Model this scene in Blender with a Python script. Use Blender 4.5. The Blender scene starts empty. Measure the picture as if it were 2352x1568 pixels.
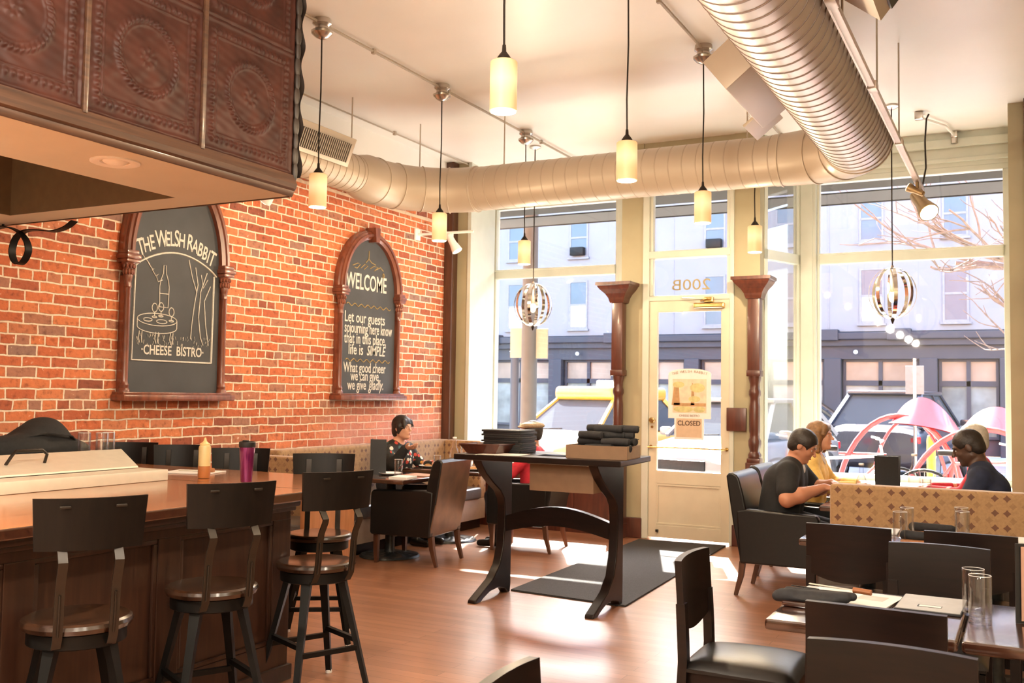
import bpy, bmesh, math, random
import numpy as np
from mathutils import Vector, Matrix, Euler
random.seed(7)
PI = math.pi
SC = bpy.context.scene
COL = SC.collection

# ---------------------------------------------------------------- camera
cam_d = bpy.data.cameras.new('camera')
cam = bpy.data.objects.new('camera', cam_d)
COL.objects.link(cam)
RX = Vector((0.887222, 0.461097, 0.015040))      # camera right
DN = Vector((-0.011447, 0.054593, -0.998443))    # camera down
FW = Vector((-0.461201, 0.885668, 0.053715))     # camera forward
m = Matrix.Identity(4)
for i in range(3):
    m[i][0] = RX[i]; m[i][1] = -DN[i]; m[i][2] = -FW[i]
m[2][3] = 1.40
cam.matrix_world = m
cam_d.sensor_width = 36.0
cam_d.lens = 36.0 * 2255.0 / 2352.0
cam_d.clip_start = 0.05
cam_d.clip_end = 300
cam_d.dof.use_dof = True
cam_d.dof.focus_distance = 4.6
cam_d.dof.aperture_fstop = 7.0
SC.camera = cam

# ---------------------------------------------------------------- light and exposure
SUN_EL = math.radians(41.5)
SUN_AZ = math.radians(20.5)          # towards -X from +Y
w = bpy.data.worlds.new('sky'); SC.world = w
w.use_nodes = True
nt = w.node_tree
bg = nt.nodes['Background']
sky = nt.nodes.new('ShaderNodeTexSky')
sky.sky_type = 'NISHITA'
sky.sun_disc = False
sky.sun_elevation = SUN_EL
sky.sun_rotation = -SUN_AZ
sky.air_density = 1.0; sky.dust_density = 2.5; sky.ozone_density = 1.0
nt.links.new(sky.outputs[0], bg.inputs[0])
bg.inputs[1].default_value = 1.0

def lamp(name, kind, loc, energy, color=(1, 1, 1), size=None, rot=None, size_y=None, spot=None):
    d = bpy.data.lights.new(name, kind)
    d.energy = energy; d.color = color
    if kind == 'AREA':
        d.size = size
        if size_y: d.shape = 'RECTANGLE'; d.size_y = size_y
    elif kind == 'SUN':
        d.angle = size
    elif kind in ('POINT', 'SPOT'):
        d.shadow_soft_size = size or 0.03
        if kind == 'SPOT': d.spot_size = spot or 1.0; d.spot_blend = 0.6
    o = bpy.data.objects.new(name, d); COL.objects.link(o)
    o.location = loc
    if rot is not None: o.rotation_euler = rot
    return o

sd = Vector((-math.sin(SUN_AZ) * math.cos(SUN_EL), math.cos(SUN_AZ) * math.cos(SUN_EL), math.sin(SUN_EL)))
sun = lamp('sun', 'SUN', (-10, 30, 30), 26.0, (1.0, 0.95, 0.86), size=math.radians(0.6))
sun.rotation_euler = (-sd).to_track_quat('-Z', 'Y').to_euler()
# fill light added behind the camera: unseen area lamps overhead and at the back wall
for i, (x, y, e) in enumerate([(-4.0, -1.2, 75), (-1.0, -1.0, 75)]):
    lamp('ceiling_fill', 'AREA', (x, y, 3.86), e, (1.0, 0.88, 0.72), size=1.1)
lamp('rear_fill', 'AREA', (-1.7, -3.05, 2.1), 14, (1.0, 0.90, 0.78), size=7.0, size_y=2.6, rot=(math.radians(90), 0, 0))
# unseen point lamps added at pendant height to brighten the ceiling
for y in (2.23, .68, -.87, -2.4):
    lamp('pendant_and_fill_light', 'POINT', (-2.03, y, 2.62), 29, (1.0, 0.88, 0.72), .06)
    lamp('pendant_and_fill_light', 'POINT', (.9, y, 2.62), 29, (1.0, 0.88, 0.72), .06)

SC.view_settings.view_transform = 'Standard'
SC.view_settings.look = 'None'
SC.view_settings.exposure = 1.5
SC.view_settings.gamma = 1.0
SC.view_settings.use_curve_mapping = False
try:
    SC.cycles.use_denoising = True
    SC.cycles.max_bounces = 9
    SC.cycles.diffuse_bounces = 5
    SC.cycles.glossy_bounces = 4
    SC.cycles.transmission_bounces = 6
    SC.cycles.transparent_max_bounces = 16
    SC.cycles.caustics_reflective = False
    SC.cycles.caustics_refractive = False
    SC.cycles.sample_clamp_indirect = 6.0
    SC.cycles.use_light_tree = True
except Exception:
    pass

# ---------------------------------------------------------------- materials
def new_mat(name):
    mt = bpy.data.materials.new(name); mt.use_nodes = True
    return mt, mt.node_tree, mt.node_tree.nodes['Principled BSDF']

def N(nt, typ, **kw):
    n = nt.nodes.new(typ)
    for k, v in kw.items(): setattr(n, k, v)
    return n

def ramp(nt, fac, stops, interp='LINEAR'):
    r = N(nt, 'ShaderNodeValToRGB'); r.color_ramp.interpolation = interp
    el = r.color_ramp.elements
    while len(el) < len(stops): el.new(0.5)
    for e, (p, c) in zip(el, stops):
        e.position = p; e.color = (c[0], c[1], c[2], 1)
    nt.links.new(fac, r.inputs[0])
    return r.outputs[0]

def coords(nt, scale=(1, 1, 1), rot=(0, 0, 0), kind='Object'):
    tc = N(nt, 'ShaderNodeTexCoord'); mp = N(nt, 'ShaderNodeMapping')
    mp.inputs['Scale'].default_value = scale; mp.inputs['Rotation'].default_value = rot
    nt.links.new(tc.outputs[kind], mp.inputs['Vector'])
    return mp.outputs[0]

def bump(nt, bsdf, height, strength=0.3, dist=0.01):
    b = N(nt, 'ShaderNodeBump'); b.inputs['Strength'].default_value = strength; b.inputs['Distance'].default_value = dist
    nt.links.new(height, b.inputs['Height']); nt.links.new(b.outputs[0], bsdf.inputs['Normal'])

def plain(name, c, rough=0.5, metal=0.0, var=0.12, nscale=18, coat=0.0, bmp=0.0, spec=None):
    mt, nt, b = new_mat(name)
    n = N(nt, 'ShaderNodeTexNoise'); n.inputs['Scale'].default_value = nscale; n.inputs['Detail'].default_value = 4
    nt.links.new(coords(nt), n.inputs['Vector'])
    lo = tuple(x * (1 - var) for x in c); hi = tuple(min(1, x * (1 + var)) for x in c)
    nt.links.new(ramp(nt, n.outputs[0], [(0.3, lo), (0.7, hi)]), b.inputs['Base Color'])
    b.inputs['Roughness'].default_value = rough; b.inputs['Metallic'].default_value = metal
    b.inputs['Coat Weight'].default_value = coat; b.inputs['Coat Roughness'].default_value = 0.12
    if spec is not None: b.inputs['Specular IOR Level'].default_value = spec
    if bmp: bump(nt, b, n.outputs[0], bmp)
    return mt

def wood(name, c1, c2, rough=0.3, scale=(1, 12, 12), coat=0.3, nscale=3.0, spec=0.5):
    mt, nt, b = new_mat(name)
    v = coords(nt, scale)
    n = N(nt, 'ShaderNodeTexNoise'); n.inputs['Scale'].default_value = nscale; n.inputs['Detail'].default_value = 6
    n.inputs['Distortion'].default_value = 0.6
    nt.links.new(v, n.inputs['Vector'])
    nt.links.new(ramp(nt, n.outputs[0], [(0.3, c1), (0.72, c2)]), b.inputs['Base Color'])
    b.inputs['Roughness'].default_value = rough
    b.inputs['Coat Weight'].default_value = coat; b.inputs['Coat Roughness'].default_value = 0.15
    b.inputs['Specular IOR Level'].default_value = spec
    bump(nt, b, n.outputs[0], 0.06, 0.004)
    return mt

def emis(name, c, s, base=(0.8, 0.7, 0.5)):
    mt, nt, b = new_mat(name)
    b.inputs['Base Color'].default_value = (*base, 1)
    b.inputs['Emission Color'].default_value = (*c, 1)
    b.inputs['Emission Strength'].default_value = s
    b.inputs['Roughness'].default_value = 0.4
    return mt

def thin_glass(name, tint=(1, 1, 1), gloss=0.06, most=0.5):
    mt, nt, b = new_mat(name)
    nt.nodes.remove(b)
    out = [n for n in nt.nodes if n.type == 'OUTPUT_MATERIAL'][0]
    t = N(nt, 'ShaderNodeBsdfTransparent'); t.inputs[0].default_value = (*tint, 1)
    g = N(nt, 'ShaderNodeBsdfGlossy'); g.inputs['Roughness'].default_value = 0.02
    lw = N(nt, 'ShaderNodeFresnel'); lw.inputs[0].default_value = 1.35
    mu = N(nt, 'ShaderNodeMath', operation='MULTIPLY'); mu.inputs[1].default_value = gloss / 0.03
    nt.links.new(lw.outputs[0], mu.inputs[0])
    mn = N(nt, 'ShaderNodeMath', operation='MINIMUM'); mn.inputs[1].default_value = most
    nt.links.new(mu.outputs[0], mn.inputs[0])
    mx = N(nt, 'ShaderNodeMixShader')
    nt.links.new(mn.outputs[0], mx.inputs[0]); nt.links.new(t.outputs[0], mx.inputs[1]); nt.links.new(g.outputs[0], mx.inputs[2])
    nt.links.new(mx.outputs[0], out.inputs[0])
    return mt

def brick_mat():
    mt, nt, b = new_mat('old_red_brick')
    tc = N(nt, 'ShaderNodeTexCoord')
    sx = N(nt, 'ShaderNodeSeparateXYZ'); nt.links.new(tc.outputs['Object'], sx.inputs[0])
    cb = N(nt, 'ShaderNodeCombineXYZ')
    nt.links.new(sx.outputs[1], cb.inputs[0]); nt.links.new(sx.outputs[2], cb.inputs[1])
    # wavy courses
    nz = N(nt, 'ShaderNodeTexNoise'); nz.inputs['Scale'].default_value = 9; nz.inputs['Detail'].default_value = 3
    nt.links.new(cb.outputs[0], nz.inputs['Vector'])
    sub = N(nt, 'ShaderNodeVectorMath', operation='SUBTRACT'); sub.inputs[1].default_value = (0.5, 0.5, 0.5)
    nt.links.new(nz.outputs['Color'], sub.inputs[0])
    scl = N(nt, 'ShaderNodeVectorMath', operation='SCALE'); scl.inputs['Scale'].default_value = 0.022
    nt.links.new(sub.outputs[0], scl.inputs[0])
    add = N(nt, 'ShaderNodeVectorMath', operation='ADD')
    nt.links.new(cb.outputs[0], add.inputs[0]); nt.links.new(scl.outputs[0], add.inputs[1])
    br = N(nt, 'ShaderNodeTexBrick')
    br.offset = 0.5; br.offset_frequency = 2; br.squash = 0.5; br.squash_frequency = 6
    br.inputs['Color1'].default_value = (0, 0, 0, 1); br.inputs['Color2'].default_value = (1, 1, 1, 1)
    br.inputs['Mortar'].default_value = (0.5, 0.5, 0.5, 1)
    br.inputs['Scale'].default_value = 1.0
    br.inputs['Mortar Size'].default_value = 0.0072; br.inputs['Mortar Smooth'].default_value = 0.35
    br.inputs['Bias'].default_value = 0.0
    br.inputs['Brick Width'].default_value = 0.21; br.inputs['Row Height'].default_value = 0.0695
    nt.links.new(add.outputs[0], br.inputs['Vector'])
    n2 = N(nt, 'ShaderNodeTexNoise'); n2.inputs['Scale'].default_value = 26; n2.inputs['Detail'].default_value = 5
    nt.links.new(cb.outputs[0], n2.inputs['Vector'])
    n3 = N(nt, 'ShaderNodeTexNoise'); n3.inputs['Scale'].default_value = 1.1; n3.inputs['Detail'].default_value = 2
    nt.links.new(cb.outputs[0], n3.inputs['Vector'])
    bc = ramp(nt, br.outputs['Color'], [(0.0, (0.23, 0.066, 0.040)), (0.16, (0.42, 0.105, 0.045)), (0.45, (0.53, 0.135, 0.050)),
                                        (0.74, (0.60, 0.19, 0.075)), (0.90, (0.40, 0.16, 0.095)), (1.0, (0.27, 0.15, 0.12))])
    mot = ramp(nt, n2.outputs[0], [(0.28, (0.42, 0.36, 0.34)), (0.45, (0.95, 0.95, 0.95)), (0.7, (1.12, 1.1, 1.05))])
    mul = N(nt, 'ShaderNodeMix', data_type='RGBA', blend_type='MULTIPLY'); mul.inputs[0].default_value = 0.8
    nt.links.new(bc, mul.inputs[6]); nt.links.new(mot, mul.inputs[7])
    mort = ramp(nt, n2.outputs[0], [(0.3, (0.68, 0.52, 0.39)), (0.7, (0.88, 0.75, 0.61))])
    # mortar smears
    ed = N(nt, 'ShaderNodeMath', operation='ADD'); ed.use_clamp = True
    nt.links.new(br.outputs['Fac'], ed.inputs[0])
    sm = ramp(nt, n2.outputs[0], [(0.66, (0, 0, 0)), (0.74, (0.55, 0.55, 0.55))])
    nt.links.new(sm, ed.inputs[1])
    mx = N(nt, 'ShaderNodeMix', data_type='RGBA')
    nt.links.new(ed.outputs[0], mx.inputs[0]); nt.links.new(mul.outputs[2], mx.inputs[6]); nt.links.new(mort, mx.inputs[7])
    # paler pink towards the low part of the wall near the window, patchy
    wy = N(nt, 'ShaderNodeMapRange'); wy.inputs[1].default_value = 6.3; wy.inputs[2].default_value = 7.6
    nt.links.new(sx.outputs[1], wy.inputs[0])
    wz = N(nt, 'ShaderNodeMapRange'); wz.inputs[1].default_value = 1.33; wz.inputs[2].default_value = 1.0
    nt.links.new(sx.outputs[2], wz.inputs[0])
    wm = N(nt, 'ShaderNodeMath', operation='MULTIPLY'); nt.links.new(wy.outputs[0], wm.inputs[0]); nt.links.new(wz.outputs[0], wm.inputs[1])
    wn = ramp(nt, n3.outputs[0], [(0.35, (0.15, 0.15, 0.15)), (0.6, (0.75, 0.75, 0.75))])
    wm2 = N(nt, 'ShaderNodeMath', operation='MULTIPLY'); nt.links.new(wm.outputs[0], wm2.inputs[0]); nt.links.new(wn, wm2.inputs[1])
    mx2 = N(nt, 'ShaderNodeMix', data_type='RGBA'); mx2.inputs[7].default_value = (0.68, 0.33, 0.27, 1)
    nt.links.new(wm2.outputs[0], mx2.inputs[0]); nt.links.new(mx.outputs[2], mx2.inputs[6])
    nt.links.new(mx2.outputs[2], b.inputs['Base Color'])
    b.inputs['Roughness'].default_value = 0.82
    # bump
    inv = N(nt, 'ShaderNodeMath', operation='MULTIPLY_ADD'); inv.inputs[1].default_value = -1.0
    nt.links.new(br.outputs['Fac'], inv.inputs[0]); nt.links.new(n2.outputs[0], inv.inputs[2])
    bump(nt, b, inv.outputs[0], 0.7, 0.012)
    return mt

def floor_mat():
    mt, nt, b = new_mat('worn_plank_floor')
    v = coords(nt)
    br = N(nt, 'ShaderNodeTexBrick'); br.offset = 0.37; br.offset_frequency = 2
    br.inputs['Color1'].default_value = (0, 0, 0, 1); br.inputs['Color2'].default_value = (1, 1, 1, 1)
    br.inputs['Mortar'].default_value = (0, 0, 0, 1)
    br.inputs['Scale'].default_value = 1; br.inputs['Mortar Size'].default_value = 0.0012
    br.inputs['Brick Width'].default_value = 1.3; br.inputs['Row Height'].default_value = 0.083
    nt.links.new(v, br.inputs['Vector'])
    n = N(nt, 'ShaderNodeTexNoise'); n.inputs['Scale'].default_value = 2.2; n.inputs['Detail'].default_value = 7
    nt.links.new(coords(nt, (1.2, 9, 1)), n.inputs['Vector'])
    c1 = ramp(nt, br.outputs['Color'], [(0, (0.30, 0.134, 0.072)), (0.5, (0.35, 0.160, 0.087)), (1, (0.40, 0.186, 0.104))])
    c2 = ramp(nt, n.outputs[0], [(0.25, (0.84, 0.82, 0.80)), (0.75, (1.12, 1.1, 1.08))])
    mul = N(nt, 'ShaderNodeMix', data_type='RGBA', blend_type='MULTIPLY'); mul.inputs[0].default_value = 1
    nt.links.new(c1, mul.inputs[6]); nt.links.new(c2, mul.inputs[7])
    mx = N(nt, 'ShaderNodeMix', data_type='RGBA'); mx.inputs[7].default_value = (0.06, 0.02, 0.01, 1)
    nt.links.new(br.outputs['Fac'], mx.inputs[0]); nt.links.new(mul.outputs[2], mx.inputs[6])
    nt.links.new(mx.outputs[2], b.inputs['Base Color'])
    b.inputs['Roughness'].default_value = 0.31
    b.inputs['Specular IOR Level'].default_value = 0.7
    b.inputs['Coat Weight'].default_value = 0.5; b.inputs['Coat Roughness'].default_value = 0.18
    return mt

def bench_mat():
    mt, nt, b = new_mat('diamond_fabric')
    tc = N(nt, 'ShaderNodeTexCoord'); sx = N(nt, 'ShaderNodeSeparateXYZ'); nt.links.new(tc.outputs['Object'], sx.inputs[0])
    def M(op, a, bb=None, c=None):
        n = N(nt, 'ShaderNodeMath', operation=op)
        for i, q in enumerate((a, bb, c)):
            if q is None: continue
            if isinstance(q, (int, float)): n.inputs[i].default_value = q
            else: nt.links.new(q, n.inputs[i])
        return n.outputs[0]
    u = M('ADD', sx.outputs[0], sx.outputs[1]); vv = sx.outputs[2]
    def motif(ox, oy):
        fu = M('SUBTRACT', M('FRACT', M('DIVIDE', M('ADD', u, ox + 5), 0.184)), 0.5)
        fu = M('SUBTRACT', M('ABSOLUTE', M('MULTIPLY', fu, 0.184)), 0.031)
        fv = M('MULTIPLY', M('SUBTRACT', M('FRACT', M('DIVIDE', M('ADD', vv, oy + 5), 0.083)), 0.5), 0.083)
        au = M('ABSOLUTE', fu); av = M('ABSOLUTE', fv)
        # four-petal diamond
        r = M('ADD', au, av)
        pin = M('MULTIPLY', M('MINIMUM', au, av), 0.3)
        return M('LESS_THAN', M('ADD', r, pin), 0.0215)
    a = motif(0, 0); c = motif(0.092, 0.0415)
    n = N(nt, 'ShaderNodeTexNoise'); n.inputs['Scale'].default_value = 60; nt.links.new(tc.outputs['Object'], n.inputs['Vector'])
    base = ramp(nt, n.outputs[0], [(0.3, (0.30, 0.172, 0.076)), (0.7, (0.375, 0.22, 0.10))])
    m1 = N(nt, 'ShaderNodeMix', data_type='RGBA'); m1.inputs[7].default_value = (0.16, 0.075, 0.034, 1)
    nt.links.new(M('MULTIPLY', c, 0.4), m1.inputs[0]); nt.links.new(base, m1.inputs[6])
    m2 = N(nt, 'ShaderNodeMix', data_type='RGBA'); m2.inputs[7].default_value = (0.115, 0.042, 0.022, 1)
    nt.links.new(M('MULTIPLY', a, 0.9), m2.inputs[0]); nt.links.new(m1.outputs[2], m2.inputs[6])
    nt.links.new(m2.outputs[2], b.inputs['Base Color'])
    b.inputs['Roughness'].default_value = 0.75
    b.inputs['Sheen Weight'].default_value = 0.3
    bump(nt, b, n.outputs[0], 0.1, 0.003)
    return mt

def floral_mat():
    mt, nt, b = new_mat('floral_cloth')
    vo = N(nt, 'ShaderNodeTexVoronoi'); vo.inputs['Scale'].default_value = 24
    nt.links.new(coords(nt), vo.inputs['Vector'])
    sep = N(nt, 'ShaderNodeSeparateColor'); nt.links.new(vo.outputs['Color'], sep.inputs[0])
    col = ramp(nt, sep.outputs[0], [(0.0, (0.02, 0.018, 0.016)), (0.22, (0.5, 0.06, 0.04)), (0.42, (0.55, 0.25, 0.05)),
                                    (0.56, (0.02, 0.02, 0.02)), (0.70, (0.65, 0.62, 0.55)), (0.93, (0.05, 0.11, 0.10))], 'CONSTANT')
    dm = ramp(nt, vo.outputs['Distance'], [(0.42, (1, 1, 1)), (0.5, (0, 0, 0))])
    mx = N(nt, 'ShaderNodeMix', data_type='RGBA'); mx.inputs[6].default_value = (0.014, 0.013, 0.012, 1)
    nt.links.new(dm, mx.inputs[0]); nt.links.new(col, mx.inputs[7])
    nt.links.new(mx.outputs[2], b.inputs['Base Color']); b.inputs['Roughness'].default_value = 0.8
    return mt

MT = {}
MT['brick'] = brick_mat()
MT['floor'] = floor_mat()
MT['bench'] = bench_mat()
MT['floral'] = floral_mat()
MT['ceiling'] = plain('cream_ceiling_paint', (0.87, 0.85, 0.81), 0.36, var=0.02, nscale=2)
MT['plaster'] = plain('tan_wall_paint', (0.37, 0.325, 0.205), 0.6, var=0.04, nscale=5)
MT['trimpaint'] = plain('pale_green_cream_paint', (0.55, 0.57, 0.50), 0.4, var=0.04, nscale=6)
MT['doorpaint'] = plain('cream_door_paint', (0.61, 0.55, 0.425), 0.4, var=0.04, nscale=6)
MT['soffit'] = plain('soffit_paint', (0.62, 0.575, 0.49), 0.6, var=0.04, nscale=3)
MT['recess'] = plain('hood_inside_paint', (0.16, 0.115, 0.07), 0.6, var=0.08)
MT['darkwood'] = wood('espresso_wood', (0.0060, 0.0030, 0.0024), (0.0125, 0.0058, 0.0042), 0.34, (2, 2, 14), 0.05, spec=0.3)
MT['blackwood'] = wood('black_brown_wood', (0.0040, 0.0029, 0.0023), (0.0078, 0.0053, 0.0040), 0.42, (14, 14, 2), 0.0, spec=0.22)
MT['seatwood'] = wood('stool_seat_wood', (0.012, 0.0048, 0.0023), (0.030, 0.0115, 0.005), 0.24, (2, 14, 14), 0.6)
MT['bartop'] = wood('bar_top_wood', (0.24, 0.085, 0.030), (0.42, 0.165, 0.062), 0.2, (16, 0.8, 16), 0.7)
MT['barside'] = wood('bar_panel_wood', (0.018, 0.0066, 0.0036), (0.038, 0.0145, 0.0072), 0.40, (14, 14, 0.9), 0.2)
MT['tabletop'] = wood('table_top_wood', (0.030, 0.010, 0.006), (0.065, 0.023, 0.012), 0.12, (1, 14, 14), 1.0, spec=0.9)
MT['redwood'] = wood('reddish_trim_wood', (0.055, 0.015, 0.009), (0.105, 0.029, 0.016), 0.36, (10, 10, 1), 0.3)
MT['brownwood'] = wood('brown_trim_wood', (0.05, 0.018, 0.009), (0.10, 0.038, 0.018), 0.4, (10, 10, 1), 0.2)
MT['oak'] = wood('oak_moulding', (0.032, 0.013, 0.006), (0.078, 0.032, 0.014), 0.45, (18, 0.9, 18), 0.15)
MT['orangewood'] = wood('honey_panel_wood', (0.34, 0.14, 0.055), (0.46, 0.20, 0.085), 0.4, (10, 10, 1), 0.2)
MT['tin'] = plain('bronze_tin', (0.036, 0.0098, 0.0058), 0.5, var=0.35, nscale=9, metal=0.0, spec=0.2)
MT['tinedge'] = plain('dark_tin_edge', (0.022, 0.014, 0.010), 0.5, var=0.3)
MT['leather'] = plain('black_leather', (0.0065, 0.0055, 0.0052), 0.33, var=0.2, nscale=40, bmp=0.03, spec=0.42)
MT['greyleather'] = plain('grey_brown_leather', (0.10, 0.088, 0.078), 0.36, var=0.12, nscale=30, bmp=0.04, spec=0.6)
MT['tanleather'] = plain('brown_leather', (0.115, 0.062, 0.034), 0.36, var=0.3, nscale=9, bmp=0.04, spec=0.6)
MT['vinyl'] = plain('beige_vinyl', (0.42, 0.33, 0.26), 0.35, var=0.06)
MT['iron'] = plain('black_iron', (0.0032, 0.0029, 0.0027), 0.45, var=0.2, metal=0.0, spec=0.22)
MT['castiron'] = plain('cast_iron', (0.030, 0.031, 0.031), 0.38, var=0.4, nscale=24, metal=0.3, bmp=0.3)
MT['ductpaint'] = plain('duct_paint', (0.43, 0.35, 0.265), 0.40, var=0.03, nscale=3, metal=0.1)
MT['ductmetal'] = plain('silver_duct', (0.50, 0.435, 0.395), 0.36, var=0.04, nscale=4, metal=0.4)
MT['ductseam'] = plain('duct_seam', (0.19, 0.14, 0.115), 0.5, var=0.1)
MT['paintseam'] = plain('painted_duct_seam', (0.37, 0.295, 0.22), 0.5, var=0.05)
MT['conduit'] = plain('conduit_paint', (0.40, 0.34, 0.27), 0.5, var=0.05)
MT['railmetal'] = plain('rail_metal', (0.50, 0.41, 0.34), 0.42, var=0.05, metal=0.6)
MT['nickel'] = plain('brushed_nickel', (0.55, 0.50, 0.45), 0.25, var=0.05, metal=1.0)
MT['chrome'] = plain('polished_chrome', (0.72, 0.70, 0.66), 0.1, var=0.02, metal=1.0)
MT['brass'] = plain('brass', (0.62, 0.42, 0.16), 0.25, var=0.06, metal=1.0)
MT['steel'] = plain('brushed_steel', (0.74, 0.675, 0.55), 0.36, var=0.04, metal=0.25)
MT['dullbrass'] = plain('dull_brass', (0.30, 0.20, 0.10), 0.42, var=0.08, metal=0.8)
MT['strap'] = plain('bronze_strap', (0.020, 0.014, 0.009), 0.4, var=0.1, metal=0.3)
MT['bronze'] = plain('dark_bronze', (0.025, 0.018, 0.013), 0.4, var=0.1, metal=0.5)
MT['whiteplastic'] = plain('white_plastic', (0.84, 0.82, 0.79), 0.4, var=0.03)
def shade_mat():
    mt, nt, b = new_mat('pendant_shade_glow')
    tc = N(nt, 'ShaderNodeTexCoord'); sx = N(nt, 'ShaderNodeSeparateXYZ'); nt.links.new(tc.outputs['Object'], sx.inputs[0])
    mr = N(nt, 'ShaderNodeMapRange'); mr.inputs[1].default_value = -1.30; mr.inputs[2].default_value = -1.08
    nt.links.new(sx.outputs[2], mr.inputs[0])
    nt.links.new(ramp(nt, mr.outputs[0], [(0.0, (0.30, 0.135, 0.045)), (0.3, (0.36, 0.18, 0.065)), (0.62, (0.50, 0.36, 0.19)), (0.85, (0.42, 0.25, 0.10)), (1.0, (0.30, 0.14, 0.045))]), b.inputs['Emission Color'])
    b.inputs['Emission Strength'].default_value = 0.62
    b.inputs['Base Color'].default_value = (0.62, 0.46, 0.30, 1); b.inputs['Roughness'].default_value = 0.35
    return mt
MT['shade'] = shade_mat()
MT['bulb'] = emis('warm_bulb', (1.0, 0.72, 0.40), 5.0)
MT['glass'] = thin_glass('window_glass', (0.99, 0.995, 0.99), 0.03)
MT['tumbler'] = thin_glass('clear_tumbler_glass', (0.975, 0.975, 0.98), 0.06, 0.35)
MT['slate'] = plain('chalkboard_slate', (0.050, 0.053, 0.060), 0.7, var=0.18, nscale=3)
MT['chalk'] = plain('chalk_line', (0.62, 0.585, 0.53), 0.9, var=0.12, nscale=60)
MT['goldchalk'] = plain('gold_chalk', (0.36, 0.25, 0.10), 0.9, var=0.2, nscale=40)
MT['framewood'] = wood('mahogany_frame', (0.115, 0.030, 0.016), (0.24, 0.072, 0.037), 0.3, (8, 8, 2), 0.5)
MT['mat'] = plain('charcoal_carpet_mat', (0.030, 0.027, 0.027), 0.95, var=0.35, nscale=120, bmp=0.4)
MT['paper'] = plain('white_paper', (0.74, 0.72, 0.69), 0.6, var=0.03)
MT['pinkpaper'] = plain('tinted_paper', (0.46, 0.26, 0.19), 0.7, var=0.05)
MT['kraft'] = plain('kraft_cardboard', (0.225, 0.135, 0.078), 0.7, var=0.05)
MT['kraftlight'] = plain('light_kraft_cardboard', (0.40, 0.29, 0.19), 0.7, var=0.05)
MT['blackcloth'] = plain('black_cloth', (0.010, 0.010, 0.011), 0.85, var=0.25, nscale=50, bmp=0.1)
MT['charcoalcloth'] = plain('charcoal_cloth', (0.018, 0.018, 0.021), 0.8, var=0.25, nscale=50, bmp=0.1)
MT['blackcover'] = plain('black_menu_cover', (0.013, 0.0125, 0.013), 0.45, var=0.1)
MT['greycover'] = plain('grey_menu_cover', (0.45, 0.45, 0.445), 0.55, var=0.06)
MT['skin'] = plain('skin', (0.66, 0.34, 0.22), 0.5, var=0.06, nscale=12)
MT['skintan'] = plain('skin_tanned', (0.46, 0.20, 0.115), 0.5, var=0.06, nscale=12)
MT['skindark'] = plain('skin_deep', (0.075, 0.034, 0.021), 0.45, var=0.08, nscale=12)
MT['hairdark'] = plain('dark_brown_hair', (0.016, 0.0095, 0.007), 0.5, var=0.35, nscale=45, bmp=0.4)
MT['hairblond'] = plain('blond_hair', (0.20, 0.10, 0.040), 0.5, var=0.3, nscale=45, bmp=0.4)
MT['hairgrey'] = plain('pale_hair', (0.55, 0.50, 0.42), 0.5, var=0.15, nscale=45, bmp=0.4)
MT['scrub'] = plain('black_cotton', (0.013, 0.0125, 0.0135), 0.85, var=0.2, nscale=25, bmp=0.15)
MT['navy'] = plain('navy_cotton', (0.012, 0.018, 0.046), 0.85, var=0.2, nscale=25, bmp=0.15)
MT['yellow'] = plain('yellow_knit', (0.84, 0.56, 0.17), 0.85, var=0.1, nscale=40, bmp=0.15)
MT['redcloth'] = plain('red_cloth', (0.50, 0.018, 0.035), 0.8, var=0.15, nscale=25)
MT['whitecloth'] = plain('white_cloth', (0.75, 0.74, 0.74), 0.8, var=0.05)
MT['denim'] = plain('dark_trousers', (0.02, 0.022, 0.03), 0.85, var=0.2)
MT['tweed'] = plain('tan_tweed', (0.34, 0.26, 0.17), 0.9, var=0.3, nscale=90)
MT['lips'] = plain('lips', (0.40, 0.10, 0.08), 0.45)
MT['eyewhite'] = plain('eye_white', (0.7, 0.68, 0.64), 0.3)

# ---------------------------------------------------------------- geometry helpers
def basis(d):
    d = Vector(d).normalized()
    up = Vector((0, 0, 1)) if abs(d.z) < 0.95 else Vector((1, 0, 0))
    a = d.cross(up).normalized(); b = a.cross(d).normalized()
    return a, b

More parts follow.
